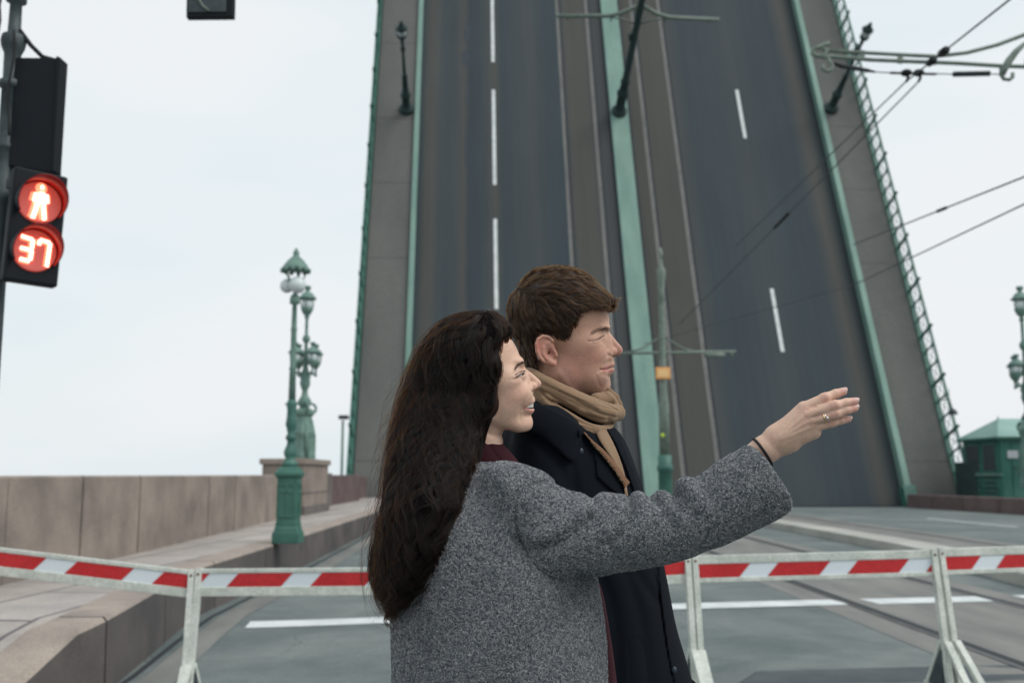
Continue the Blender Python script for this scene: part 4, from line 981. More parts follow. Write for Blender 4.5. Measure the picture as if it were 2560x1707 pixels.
def cloth(name, c, rough=.95, sheen=.3, tint=(1, 1, 1), scale=350, bs=.4, var=.25):
    m = mat(name, c, rough, spec=.15); b = m.node_tree.nodes['Principled BSDF']; b.inputs['Sheen Weight'].default_value = sheen; b.inputs['Sheen Tint'].default_value = (*tint, 1); b.inputs['Sheen Roughness'].default_value = .5
    v = coords(m); n1 = noise_tex(m, v, scale, 4, .7); n2 = noise_tex(m, v, 14, 4)
    g = ramp(m, n1, [(.3, (1 - var,) * 3), (.7, (1 + var,) * 3)]); setc(m, mixc(m, 1, mixc(m, 1, c, g, 'MULTIPLY'), ramp(m, n2, [(.3, (.9, .9, .9)), (.7, (1.1, 1.1, 1.1))]), 'MULTIPLY')); bump(m, n1, bs, .0015)
    return m
M['skin_w'] = skin_mat('fair_skin'); M['skin_m'] = skin_mat('ruddy_skin', .5)
M['teeth'] = mat('teeth', (.68, .64, .57), .3); M['eye'] = mat('eye_white', (.36, .33, .31), .2); M['iris'] = mat('iris', (.05, .03, .02), .1)
M['lash'] = mat('lash', (.012, .008, .008), .6)
M['hair_w'] = hair_mat('dark_brown_hair', (.006, .0045, .006), (.018, .011, .014), (.06, .032, .034)); M['hair_wcore'] = mat('hair_core', (.006, .0045, .005), .95, spec=0)
M['hair_m2'] = hair_mat('brown_hair', (.03, .02, .016), (.10, .068, .052), (.27, .20, .155), .45); M['hair_mcore'] = mat('brown_hair_core', (.04, .03, .025), .95, spec=0)
M['hair_w'] = real_hair('dark_brown_hair', 1.0, .6, .36, (.60, .34, .36), .4, 1.33)
M['hair_m'] = real_hair('brown_hair', .65, .0, .42, (.92, .90, .98), .5)
def locks(vol, fr, field, starts, L_, k, per, rad, seed, spread=5, **kw):
    """guide curves with a bundle of strands round each: visible locks of hair"""
    G = grow(vol, starts, field, L_, k, seed=seed, **kw); r = np.random.default_rng(seed + 50); n = len(G); out = []
    t = np.linspace(0, 1, k)[None, :, None]; env = (.35 + .9 * np.sin(np.clip(t * 1.15 + .12, 0, 1) * math.pi)) * spread
    tw = r.uniform(-.6, .6, (n, 1, 1))
    d = np.gradient(G, axis=1); d /= np.linalg.norm(d, axis=2, keepdims=True) + 1e-9
    _, g = vol(G.reshape(-1, 3)); g = g.reshape(G.shape); s_ = np.cross(d, g)
    for j in range(per):
        a = r.normal(0, .55, (n, 1, 1)); b = r.normal(0, .28, (n, 1, 1)); ph = r.random((n, 1, 1)) * 6
        o = s_ * (a + .12 * np.sin(t * 9 + ph)) * env + g * (b + .10 * np.cos(t * 8 + ph)) * env
        cutk = 1 - .25 * r.random((n, 1, 1)); idx = t * cutk * (k - 1); i0 = np.clip(idx.astype(int), 0, k - 2); fr_ = idx - i0
        full = G + o; rows = np.arange(n)[:, None]; i0 = i0[..., 0]; out.append(full[rows, i0] * (1 - fr_) + full[rows, i0 + 1] * fr_)
    return np.concatenate(out)
# ================================================================== THE WOMAN
YW = 1.75
FW = Frame(1250, 950, YW)
wb_parts = []
def skin_col(base): 
    return lambda p: np.tile(np.array(base), (len(p), 1))
def bell(p, fr, u, v, r, y=None, ry=None):
    c = fr.loc(u, v); d2 = ((p[:, 0] - c[0]) / r) ** 2 + ((p[:, 2] - c[2]) / r) ** 2
    if y is not None: d2 = d2 + ((np.abs(p[:, 1]) - y) / (ry or r)) ** 2
    return np.exp(-d2)[:, None]
S = SDF(FW, 1035, 1372, 770, 1245, -84, 84, 1.35)
prof_w = [(1276.8, 846), (1286.6, 860.6), (1297.8, 877.4), (1306.2, 891.5), (1310.4, 908.3), (1311.8, 919), (1317.4, 923.7), (1331.5, 933.5), (1345.5, 944.8), (1352.5, 952.6), (1353.9, 960.2), (1349.7, 968.6),
          (1342.7, 974.2), (1335.7, 978.4), (1333.7, 984), (1337, 991), (1339, 996.7), (1338, 1003), (1337.5, 1012), (1338, 1019), (1337.5, 1023), (1335.1, 1029.9), (1331, 1037.3), (1331.2, 1045.8), (1333.2, 1057), (1331.5, 1068.2), (1325.9, 1075.2),
          (1314.6, 1078.6), (1300, 1080), (1288, 1083), (1274, 1089), (1260, 1104), (1254, 1125), (1254, 1250), (1020, 1250), (1020, 760), (1210, 775), (1262, 815)]
S.add(S.ell(1184, 899, 0, (80, 69, 70)))
S.add(S.ell(1245, 945, 0, (48, 57, 52)), 12); S.add(S.ell(1250, 1008, 0, (50, 48, 42)), 12)
S.add(S.cone((1198, 1020, 0), (1180, 1240, 0), 45, 50, False), 8)
S.add(S.cone((1213, 1034, 42), (1298, 1060, 11), 14, 15), 12)
S.add(S.ell(1262, 953, 42, (26, 14, 18)), 16); S.add(S.ell(1246, 997, 33, (34, 19, 34)), 14); S.add(S.ell(1277, 985, 28, (28, 23, 25)), 8); S.add(S.ell(1303, 984, 20, (19, 19, 21)), 9)
S.add(S.ell(1303, 1010, 0, (26, 26, 24)), 9); S.add(S.ell(1309, 1056, 0, (18, 19, 18)), 8)
S.add(S.ell(1290, 905, 18, (17, 20, 9)), 8)
S.sub(S.ell(1312, 931, 34, (12, 12, 8)), 8); S.add(S.ell(1293, 939, 28, (14, 13.2, 12.5)), 5); S.add(S.cone((1306, 938, 12), (1314, 972, 14), 9, 10), 8)
S.add(S.cone((1303, 921, 0), (1343, 959, 0), 7.5, 8.5, False), 7); S.add(S.cone((1336, 965, 0), (1321, 982, 0), 8, 8, False), 5)
S.add(S.ell(1330, 966, 9.5, (8, 5.6, 7)), 4)
S.sub(S.ell(1341, 974, 5, (4.2, 2.6, 2.6)), 2)
S.add(S.cone((1334, 997, 0), (1326, 1003, 12), 3.2, 2.8), 5); S.add(S.cone((1326, 1003, 12), (1310, 1017, 21), 2.8, 2.0), 5)
S.add(S.cone((1331, 1026, 0), (1325, 1027, 12), 4.6, 3.8), 3); S.add(S.cone((1325, 1027, 12), (1310, 1020, 22), 3.8, 2.2), 3)
S.cut(S.poly(prof_w, sm=1), 3)
gap = S.poly([(1352, 1002), (1336, 1005), (1322, 1011), (1310, 1019), (1322, 1021.5), (1336, 1021.5), (1352, 1021)], sm=1); S.f = smax(S.f, -smax(gap, (np.hypot((S.X - FW.loc(1308, 1012)[0]) , S.Y) - 60) * 0 + (S.A - 25), 2), 1.5) if True else S.f
core = S.ell(1290, 1012, 0, (17, 19, 18)); S.f = np.minimum(S.f, core)          # back of the mouth stays closed
for c_, w_, d_ in (([(1325, 983), (1316, 990), (1306, 1002), (1300, 1018), (1297, 1034), (1299, 1050)], 3.2, 1.0), ([(1310, 1018), (1306, 1024)], 2, 1.6), ([(1322, 958), (1320, 968), (1326, 978), (1334, 978)], 1.6, 1.6),
                   ([(1280, 948), (1290, 951), (1303, 947)], 2.2, .9), ([(1284, 936), (1294, 928), (1307, 924)], 2, 1.3), ([(1331, 1038), (1320, 1040), (1308, 1034)], 4, 1.2), ([(1274, 1090), (1235, 1086), (1200, 1070), (1182, 1045)], 5, 3.5), ([(1283, 946), (1277, 949), (1271, 950)], 1.6, .8)): S.crease(c_, w_, d_ * .8)
slit = S.poly([(1284, 947), (1291, 941.5), (1300, 936), (1309, 931.5), (1314, 932), (1308, 936.5), (1300, 941), (1291, 945.5)], sm=1)
S.f = smax(S.f, -smax(slit, 20 - S.A, 2), 1.2)
LIPS_W = None
def col_w(p):
    c = np.tile(np.array([.67, .44, .325]), (len(p), 1)); red = np.array([.60, .29, .25])
    def mixin(c, w, col): return c * (1 - w) + np.array(col) * w
    c = mixin(c, .38 * bell(p, FW, 1290, 985, 20, 35, 40), red); c = mixin(c, .35 * bell(p, FW, 1346, 962, 9), red)
    c = mixin(c, .35 * bell(p, FW, 1235, 1040, 40), (.50, .36, .30))
    x = p[:, [0]]; z = p[:, [2]]
    l1 = pline(x, z, FW.xy([(1340, 995), (1328, 1003), (1311, 1017)])); l2 = pline(x, z, FW.xy([(1340, 1026), (1326, 1026.5), (1311, 1019.5)]))
    c = mixin(c, np.clip(1.5 - l1 / 1.1, 0, 1) * .65, (.54, .24, .22)); c = mixin(c, np.clip(1.8 - l2 / 2.0, 0, 1) * .8, (.60, .26, .24))
    c = mixin(c, bell(p, FW, 1298, 933, 8) * .3, (.42, .28, .24))
    for u, v in ((1312, 1038), (1255, 963.5), (1269, 1044.5), (1298, 978)):
        c = mixin(c, np.clip(1.5 - np.hypot(x - FW.loc(u, v)[0], z - FW.loc(u, v)[2]) / 1.0, 0, 1) * .6, (.20, .10, .07))
    c = mixin(c, (p[:, [2]] < FW.loc(1300, 1092)[2]) * .3, (.5, .36, .30))
    ll = pline(x, z, FW.xy(smooth_pts([(1283, 947), (1291, 940.5), (1301, 934), (1312, 930)], 2, False))); c = mixin(c, np.clip(1.5 - ll / .8, 0, 1) * .65, (.05, .028, .024))
    l3 = pline(x, z, FW.xy(smooth_pts([(1286, 948), (1297, 944.5), (1307, 938)], 2, False))); c = mixin(c, np.clip(1.3 - l3 / .7, 0, 1) * .4, (.16, .09, .08))
    bw = pline(x, z, FW.xy(smooth_pts([(1285, 926), (1291, 915), (1300, 908.5), (1309, 906)], 2, False))); c = mixin(c, np.clip(1.4 - bw / 1.7, 0, 1) * .5, (.13, .085, .07))
    nos = FW.loc(1341, 974.5); c = mixin(c, np.exp(-(((x - nos[0]) / 4) ** 2 + ((z - nos[2]) / 2) ** 2)) * .6, (.12, .04, .03))
    return c
wb_parts.append(finish(S, '', None, n=2, col=col_w))

# hand and forearm, right hand seen from the back
FH = Frame(2000, 1060, 1.60)
Hd = SDF(FH, 1790, 2165, 930, 1230, -45, 60, 1.1)
def fing(pts, rs, k=3):
    for (a, b), (ra, rb) in zip(zip(pts[:-1], pts[1:]), zip(rs[:-1], rs[1:])): Hd.add(Hd.cone(a, b, ra, rb, False), k)
MCP = [(2010, 1021, 2), (2022, 1036, -4), (2028, 1053, -2), (2031, 1069, 5)]
fingers = [([MCP[0], (2062, 995.5, 5), (2090, 984, 12), (2108.5, 978, 17)], [10.2, 8.4, 7.4, 6.6]),
           ([MCP[1], (2086, 1014, -4), (2116, 1006.5, 4), (2137, 1003, 9)], [9.6, 8.1, 7.2, 6.4]),
           ([MCP[2], (2087, 1034.5, -3), (2117, 1025, 4), (2137, 1019.8, 10)], [9.4, 7.9, 7.1, 6.3]),
           ([MCP[3], (2080, 1056, 6), (2103, 1051, 10), (2121, 1047.5, 14)], [8.6, 7.0, 6.2, 5.6])]
Hd.f = Hd.cone((1835, 1178, 8), (1912, 1125, 4), 24, 22, False)
Hd.add(Hd.cone((1912, 1123, 6), (1962, 1088, 8), 21.5, 21, False), 8)
for (a, r) in zip(MCP, (12, 12, 12, 11.5)): Hd.add(Hd.cone((1945, 1095, 6), (a[0], a[1], a[2] + 4), 18, r, False), 10)
Hd.add(Hd.cone((1965, 1108, 10), (2036, 1082, 10), 13, 10, False), 9)
Hd.add(Hd.cone((1935, 1132, 8), (1980, 1112, 10), 9, 11, False), 9)
for pts, rs in fingers: fing([tuple(p) for p in pts], rs, 2.2)
for (a, b) in zip([f[0][1] for f in fingers], (8.9, 8.6, 8.4, 7.5)): Hd.add(Hd.ell(a[0], a[1], None, (7.5, 1e3, 7)) + 1e3 if False else Hd.cone((a[0] - 3, a[1] + 1, a[2] - .5), (a[0] + 3, a[1] - 1, a[2] - .5), b, b, False), 2.5)
# thumb behind the palm
fing([(1945, 1085, 22), (1975, 1062, 32), (2000, 1050, 38), (2018, 1045, 42)], [12, 10, 8.5, 7], 8)
for i, m_ in enumerate(MCP):
    Hd.crease([(1950, 1088 + 4 * i), (m_[0] - 8, m_[1] + 1)], 2.4, -.9, side='near', sm=0)
for a, b in (((2018, 1026), (2040, 1018)), ((2030, 1044), (2052, 1037)), ((2034, 1061), (2056, 1055))): Hd.crease([a, b], 2.2, 1.3, sm=0)
for f, rs in fingers:
    a, b = f[1], f[2]; d = np.array([b[0] - a[0], b[1] - a[1]], float); d /= np.linalg.norm(d); n_2 = np.array([-d[1], d[0]])
    for o_ in (-3, 0, 3): c_ = np.array(a[:2]) + d * o_; Hd.crease([tuple(c_ - n_2 * 5), tuple(c_ + n_2 * 5)], .8, .45, side='near', sm=0)
    t = np.array(f[3][:2]) - d * 8; Hd.crease([tuple(t - n_2 * 5), tuple(t + n_2 * 5)], .8, .35, side='near', sm=0)
def col_h(p):
    c = np.tile(np.array([.66, .445, .34]), (len(p), 1))
    for f, rs in fingers:
        for (u, v, y), k in ((f[1], .45), (f[3], .75)): c = c * (1 - k * bell(p, FH, u, v, 8)) + np.array([.62, .30, .25]) * k * bell(p, FH, u, v, 8)
    for u, v, _ in MCP: c = c * (1 - .25 * bell(p, FH, u, v, 9)) + np.array([.62, .34, .28]) * .25 * bell(p, FH, u, v, 9)
    return c
wb_parts.append(finish(Hd, '', None, n=1, col=col_h))

# torso, far arm, legs: one coarse figure under the coat, standing on the road
FB = Frame(1250, 1500, 1.74)
def world_body(x0, yc, Hs, lean=0, hand_side=1, step=.10):
    """coarse clothed-over body in world metres, returned as quads"""
    vs = .011; x = np.arange(x0 - .32, x0 + .45, vs); y = np.arange(yc - .34, yc + .34, vs); z = np.arange(-.02, Hs * .86, vs)
    X, Y, Z = x[:, None, None], y[None, :, None], z[None, None, :]
    def cone(a, b, ra, rb, sy=1.0):
        a = np.array(a); b = np.array(b); ba = b - a; dx, dy, dz = X - a[0], Y - a[1], Z - a[2]; t = np.clip((dx * ba[0] + dy * ba[1] + dz * ba[2]) / (ba @ ba), 0, 1)
        return np.sqrt((dx - t * ba[0]) ** 2 + ((dy - t * ba[1]) / sy) ** 2 + (dz - t * ba[2]) ** 2) - (ra + (rb - ra) * t)
    h = Hs; f = cone((x0, yc, .52 * h), (x0, yc, .62 * h), .10, .085, 1.25); f = smin(f, cone((x0, yc, .62 * h), (x0 - .01, yc, .735 * h), .085, .08, 1.3), .05)
    f = smin(f, cone((x0 - .01, yc, .76 * h), (x0 - .03, yc, .86 * h), .055, .045), .04)
    for s in (-1, 1):
        xs = x0 + s * step * .5
        f = smin(f, cone((x0, yc + s * .085, .50 * h), (xs + .02, yc + s * .09, .28 * h), .085, .058), .04)
        f = smin(f, cone((xs + .02, yc + s * .09, .28 * h), (xs - .01, yc + s * .09, .06), .055, .036), .02)
        f = smin(f, cone((xs - .02, yc + s * .09, .045), (xs + .14, yc + s * .10, .03), .040, .030), .02)
        if s == -1 and hand_side:
            p1, p2, p3 = P(1345, 1290, 1.64), P(1590, 1345, 1.615), P(1835, 1215, 1.61); f = smin(f, cone((x0 - .01, yc - .06, .75 * h), p1, .04, .038), .03); f = smin(f, cone(p1, p2, .038, .034), .03); f = smin(f, cone(p2, p3, .033, .028), .02); continue
        f = smin(f, cone((x0 - .01, yc + s * .10, .755 * h), (x0 - .01, yc + s * .135, .62 * h), .042, .036), .03)
        if s == 1 or hand_side == 0: f = smin(f, cone((x0 - .01, yc + s * .135, .62 * h), (x0 + .06, yc + s * .13, .50 * h), .034, .026), .02)
    f = np.clip(f, -.04, .04).astype(f4); f[0] = f[-1] = .04; f[:, 0] = f[:, -1] = .04; f[:, :, 0] = f[:, :, -1] = .04
    g = vdb.FloatGrid(.04); g.copyFromArray(np.ascontiguousarray(f)); p, q = g.convertToQuads(0.0); p = np.asarray(p, float) * vs + [x[0], y[0], z[0]]; q = np.asarray(q, np.int64)
    if not vol_ok(p, q): q = q[:, ::-1]
    return lap(p, q, 2), q, np.tile(np.array([.62, .44, .36]), (len(p), 1))
wb = world_body(-.02, 1.74, 1.64); pb, qb, cb = wb
wb_parts.append(wb)
pw, qw, cw = merge(wb_parts)
woman = np_mesh('person', pw, qw, M['skin_w'], None, cw)
tag(woman, 'smiling woman with long dark wavy hair, fuzzy grey coat and outstretched pointing arm', 'person', 'couple standing in front of the raised bridge')

# eye, lashes, brow, teeth
def ball(name, fr, u, v, y, r, m, parent, sc=(1, 1, 1), seg=20):
    c = fr.loc(u, v, 0); mb = MB(); mb.sphere((0, 0, 0), 1, seg, seg // 2 + 2)
    pts = np.array([tuple(q) for q in mb.v]) * np.array(r if hasattr(r, '__len__') else (r, r, r)) + [c[0], y, c[2]]
    mb.v = [tuple(q) for q in fr.world(pts)]; return mb.build(name, m, parent)
for sgn in (-1, 1):
    e_ = ball('eye', FW, 1293, 939, sgn * 27.5, 11.9, M['eye'], woman)
    ball('iris', FW, 1304, 935.5, sgn * 31, (4.5, 5.3, 5.3), M['iris'], e_)
def hairs(name, fr, segs, n, ln, rad, m, parent, y, spread=1.2, seed=3, both=True, ysurf=None):
    """short hairs along a px polyline: segs [(u,v,du,dv)] root and direction"""
    r = np.random.default_rng(seed); P_ = []; A_ = np.array([s_[:4] for s_ in segs], float)
    for sgn in ((-1, 1) if both else (-1,)):
        for i in range(n):
            t = r.random() * (len(segs) - 1); k = int(t); w_ = t - k; a = A_[k] * (1 - w_) + A_[min(k + 1, len(A_) - 1)] * w_
            c = fr.loc(a[0], a[1]); d = np.array([a[2], 0, -a[3]]); d /= np.linalg.norm(d); d = d + r.normal(0, .18, 3)
            yy = ysurf(a[0], a[1]) if ysurf else y
            p0 = np.array([c[0] + r.normal(0, spread), sgn * (yy + r.normal(0, .5)), c[2] + r.normal(0, spread)]); l_ = ln * (.6 + .6 * r.random())
            P_.append([p0 + d * l_ * q + np.array([0, sgn * .8 * q, 0.3 * q * q]) for q in (0, .33, .66, 1)])
    pts = fr.world(np.array(P_)); return strands(name, pts, np.full(len(pts), rad), m, parent)
def lat(S, lo=0):               # outermost lateral extent of an SDF at px (u,v)
    xs, zs = S.x, S.z; near = S.f[:, : len(S.y) // 2 + 1, :]
    ins = near < 0; first = np.argmax(ins, 1); L_ = np.where(ins.any(1), -S.y[first], 0)
    def f(u, v):
        c = S.fr.loc(u, v); i = int(np.clip((c[0] - xs[0]) / S.vs, 0, len(xs) - 1)); k = int(np.clip((c[2] - zs[0]) / S.vs, 0, len(zs) - 1)); return float(L_[i, k])
    return f
latw = lat(S)
hairs('eyebrow', FW, [(1284, 926, 1, -1), (1290, 916, 1, -.8), (1299, 909, 1, -.3), (1308, 906, 1, .2)], 130, 4.5, .00013, mat('brow_dark', (.03, .02, .018), .7), woman, 0, .9, 4, ysurf=lambda u, v: latw(u, v) + .1)
hairs('eyelash', FW, [(1287, 939, 0, -1), (1296, 932, .5, -1), (1306, 928, 1, -.5), (1312, 929, 1, .0)], 70, 2.8, .00014, M['lash'], woman, 0, .4, 5, ysurf=lambda u, v: max(26, latw(u, v)) + .5)
# teeth: a curved row of separate blocks
tm = MB(); tt = [(1334.4, 0), (1333.4, 5.5), (1331.5, 11), (1326.5, 15.5), (1320.5, 19), (1314, 21.5)]
for sgn in (-1, 1):
    for i in range(5):
        (ua, ya), (ub, yb_) = tt[i], tt[i + 1]; g = .35
        h1 = [1005, 1005.5, 1006.5, 1009.5, 1012.5][i]; h2 = [1018, 1017.5, 1017.5, 1018, 1018.5][i]
        a1 = FW.loc(ua, h1 - 3); b1 = FW.loc(ub, h1 - 2); a0 = FW.loc(ua - 1, h2); b0 = FW.loc(ub - 1, h2 + .4)
        ya2, yb2 = ya + (g if i else .25), yb_ - g
        q = [(a0[0], ya2, a0[2]), (b0[0], yb2, b0[2]), (b1[0], yb2, b1[2]), (a1[0], ya2, a1[2])]
        q2 = [(x - 4, y - 1.5 if y > 2 else y, z) for x, y, z in q]; al = np.array(q + q2) * [1, sgn, 1]
        tm.add([tuple(v) for v in FW.world(al)], [(0, 1, 2, 3), (7, 6, 5, 4), (0, 4, 5, 1), (1, 5, 6, 2), (2, 6, 7, 3), (3, 7, 4, 0)])
tm.build('teeth', M['teeth'], woman)
# nails and rings
for k, (f, rs) in enumerate(fingers):
    a = np.array(FH.loc(*f[2][:2], 0)); b = np.array(FH.loc(*f[3][:2], 0)); a[1] = f[2][2]; b[1] = f[3][2]; d = (b - a) / np.linalg.norm(b - a); c = b + d * 1.2
    up = np.array([0, -1, 0.55]); up = up - d * (up @ d); up /= np.linalg.norm(up); sd_ = np.cross(d, up); mb = MB(); vs = []
    for i in range(7):
        for j in range(7):
            s1, s2 = (i / 6 - .5) * 2, (j / 6 - .5) * 2; w_ = rs[3] * .72; lx = 5.2; e = 1 - max(0, abs(s1) ** 2 + abs(s2) ** 2 - 1) * .25
            h = math.sqrt(max(0, 1 - (s2 * .8) ** 2)) * (rs[3] + .15); vs.append(tuple(FH.world(c + d * lx * s1 * e + sd_ * w_ * s2 * e + up * (h * .98 + .1))))
    mb.add(vs, [(i * 7 + j, i * 7 + j + 1, (i + 1) * 7 + j + 1, (i + 1) * 7 + j) for i in range(6) for j in range(6)], True)
    mb.build('fingernail', mat('nail', (.66, .42, .38), .22), woman, fix=False)
def torus_px(name, c, d, R, r, m, parent, fl=1):
    c = np.array(c, float); d = np.array(d, float); d /= np.linalg.norm(d); a = np.cross(d, [0, 0, 1.]); a /= np.linalg.norm(a); b = np.cross(d, a); mb = MB(); vs = []
    for i in range(36):
        t = i / 36 * 2 * math.pi; o = a * math.cos(t) + b * math.sin(t)
        for j in range(8): q = j / 8 * 2 * math.pi; vs.append(tuple(FH.world(c + o * (R[0] if abs(1) else 0) * 1.0 + o * (r * math.cos(q)) + d * (r * fl * math.sin(q)))))
    fs = [(i * 8 + j, i * 8 + (j + 1) % 8, ((i + 1) % 36) * 8 + (j + 1) % 8, ((i + 1) % 36) * 8 + j) for i in range(36) for j in range(8)]
    mb.add(vs, fs, True); return mb.build(name, m, parent)
gold = mat('gold', (.83, .58, .36), .18, 1); silver = mat('white_gold', (.85, .82, .78), .15, 1)
ra_ = FH.loc(2033, 1053, 0); ra_[1] = -2; rb_ = FH.loc(2087, 1034.5, 0); rb_[1] = -3; rd = rb_ - ra_
torus_px('ring', ra_ + rd * .52, rd, (8.9,), .8, gold, woman, 1.9); r2 = torus_px('ring', ra_ + rd * .60, rd, (8.75,), .65, silver, woman, 1.0)
c_ = ra_ + rd * .62; up = np.array([.1, -1, -.15]); up /= np.linalg.norm(up)
mb = MB(); mb.lathe([(.0004, -.001), (.0017, .0006), (.0012, .0012)], tuple(FH.world(c_ + up * 10.6)), 8, Matrix(((1, 0, 0), (0, 0, -1), (0, 1, 0)))); mb.build('stone', mat('clear_stone', (.9, .92, .95), .05, spec=1), r2)
hb = FH.loc(1906, 1130, 0); hb[1] = 4; torus_px('wristband', hb, FH.loc(1912, 1125) - FH.loc(1880, 1146) + np.array([0, 4, 0]), (25.2,), 2.3, M['rubber'], woman)

# ---- coat of the woman
FC = Frame(1350, 1350, 1.72)
Cw = SDF(FC, 900, 2000, 1085, 1760, -215, 190, 2.9)
top = [(1235, 1153), (1290, 1157), (1330, 1170), (1360.5, 1183), (1383.7, 1204.5), (1414.7, 1229), (1453, 1233.5), (1480.5, 1247), (1492, 1234), (1519, 1231.5), (1554, 1246), (1573, 1233), (1596.6, 1231.5), (1616, 1243), (1654.7, 1228), (1678, 1240), (1684, 1228), (1689.5, 1209), (1712.7, 1196.7), (1760, 1186), (1791, 1158), (1829.6, 1136), (1861.5, 1118.4)]
bot = [(1959, 1288), (1906, 1313), (1842.3, 1345), (1791, 1367), (1760, 1374), (1734, 1389), (1658.5, 1411), (1616, 1416), (1558, 1430), (1500, 1442), (1449.5, 1452), (1403, 1452), (1350, 1436), (1290, 1395), (1240, 1330), (1215, 1250), (1205, 1185)]
ext = [(1905, 1085), (2010, 1240)]
YSL = 1.615; ys_ = (YSL - 1.72) * 1000
torso = [(1150, 1168), (1090, 1192), (1030, 1255), (992, 1340), (978, 1430), (980, 1524), (984, 1640), (986, 1900), (1524, 1900), (1519, 1707), (1513, 1578), (1495, 1470), (1480, 1400), (1440, 1290), (1390, 1225), (1340, 1180), (1296, 1158), (1220, 1150), (1185, 1153)]
ft, _ = Cw.inflate(torso, 172, 0, 0, bl=10, flat=.97)
Cw.f = ft
fs_, ds = Cw.inflate(top + ext + bot, 66, ys_, ys_, bl=3)
cuffA, cuffB = FC.xy([(1866, 1109), (1977, 1272)], ys_); nx_, nz_ = -(cuffB[1] - cuffA[1]), cuffB[0] - cuffA[0]; l_ = math.hypot(nx_, nz_); nx_ /= l_; nz_ /= l_
pl = (Cw.X - cuffA[0]) * nx_ + (Cw.Z - cuffA[1]) * nz_
if FC.loc(1700, 1250)[0] * nx_ - cuffA[0] * nx_ + (FC.loc(1700, 1250)[2] - cuffA[1]) * nz_ > 0: pl = -pl
fs_ = smax(fs_, pl + Cw.Y * 0, 7)
Cw.add(fs_, 16)
cav = np.sqrt(((Cw.X - (cuffA[0] + cuffB[0]) / 2) * -nz_ + (Cw.Z - (cuffA[1] + cuffB[1]) / 2) * nx_) ** 2 + (Cw.Y - ys_) ** 2 * 1.3) - 52
Cw.f = smax(Cw.f, -smax(cav, -(pl + 70), 4), 3)
def fold(S, pts, wd, dep, y=ys_): S.crease(pts, wd, dep, y=y, side='near2', sm=2)
Cw.near = np.clip((-Cw.Y - 20) / 30, 0, 1)
seam = [(1300, 1222), (1295, 1243), (1291, 1274), (1295, 1310), (1302.5, 1347.7), (1333.4, 1409.6), (1365, 1435), (1400, 1450)]
fold(Cw, seam, 3.2, 5.5)
fold(Cw, [(1302, 1350), (1322, 1371), (1384, 1365), (1437, 1340), (1470, 1300)], 9, 8); fold(Cw, [(1330, 1345), (1384, 1332), (1440, 1290), (1473, 1268)], 11, -6)
fold(Cw, [(1573, 1240), (1575, 1282), (1554, 1317), (1519, 1358)], 7, 8); fold(Cw, [(1600, 1245), (1602, 1285), (1580, 1325), (1545, 1365)], 11, -5); fold(Cw, [(1550, 1250), (1545, 1285), (1510, 1330)], 12, -5)
fold(Cw, [(1322, 1226), (1340, 1216), (1362, 1211), (1392, 1212)], 5, 3.5); fold(Cw, [(1318, 1200), (1350, 1194), (1375, 1203)], 10, -1.5)
fold(Cw, [(1480, 1240), (1470, 1290), (1430, 1330)], 9, 5); fold(Cw, [(1682, 1222), (1697, 1250), (1690, 1275)], 8, 6); fold(Cw, [(1735, 1200), (1745, 1232), (1765, 1256)], 12, 4); fold(Cw, [(1712, 1205), (1722, 1240), (1740, 1275)], 11, -5)
fold(Cw, [(1620, 1245), (1650, 1270), (1660, 1310)], 9, 5); fold(Cw, [(1640, 1330), (1690, 1320), (1740, 1290)], 14, 4); fold(Cw, [(1654, 1238), (1672, 1275), (1690, 1300)], 10, -4)
fold(Cw, [(1440, 1452), (1500, 1438), (1560, 1420)], 8, 3)
fold(Cw, [(1384, 1374), (1480, 1380), (1558, 1372), (1640, 1362), (1760, 1325), (1850, 1290)], 1.8, 1.6)
Cw.near = np.clip((-Cw.Y - 10) / 60, 0, 1)
fold(Cw, [(1450, 1448), (1430, 1480), (1403, 1526), (1350, 1592), (1300, 1640), (1250, 1700)], 22, 13); fold(Cw, [(1300, 1450), (1290, 1520), (1230, 1600), (1160, 1680)], 34, -9); fold(Cw, [(1480, 1470), (1470, 1530), (1440, 1620), (1420, 1740)], 22, -6)
fold(Cw, [(1200, 1290), (1210, 1400), (1180, 1520), (1100, 1640)], 26, 5); fold(Cw, [(1430, 1464), (1431, 1560), (1430, 1760)], 1.8, 2.2); fold(Cw, [(1428, 1655), (1500, 1668)], 2, 1.5)
fold(Cw, [(1190, 1215), (1230, 1230), (1262, 1215)], 14, 3); fold(Cw, [(1050, 1560), (1080, 1650), (1060, 1750)], 24, 6)
# neck opening
Cw.sub(Cw.cone((1215, 1085, 10), (1215, 1150, 10), 66, 54, False), 6)
pc, qc, _ = finish(Cw, '', None, n=1)
# lower skirt of the coat down to the calves (below the frame)
def skirt(x0, x1, yc, dep, z0, z1, n=64, m=14, flare=.04):
    vs = []; 
    for j in range(m + 1):
        z = z0 + (z1 - z0) * j / m; t = j / m
        for i in range(n):
            a = 2 * math.pi * i / n; w_ = (x1 - x0) / 2 + flare * t + .008 * t * math.sin(a * 7); c, s = math.cos(a), math.sin(a)
            vs.append(((x0 + x1) / 2 + w_ * np.sign(c) * abs(c) ** .85, yc + (dep + flare * t + .01 * t * math.sin(a * 5 + 1)) * np.sign(s) * abs(s) ** .85, z))
    q = [(j * n + i, j * n + (i + 1) % n, (j + 1) * n + (i + 1) % n, (j + 1) * n + i) for j in range(m) for i in range(n)]
    return np.array(vs), np.array(q)
x0, x1 = P(986, 1750, 1.72).x, P(1520, 1750, 1.72).x; zb_ = P(1250, 1745, 1.72).z
ps, qs = skirt(x0, x1, 1.735, .155, zb_ + .03, .42)
pC, qC, _ = merge([(pc, qc, None), (ps, qs, None)])
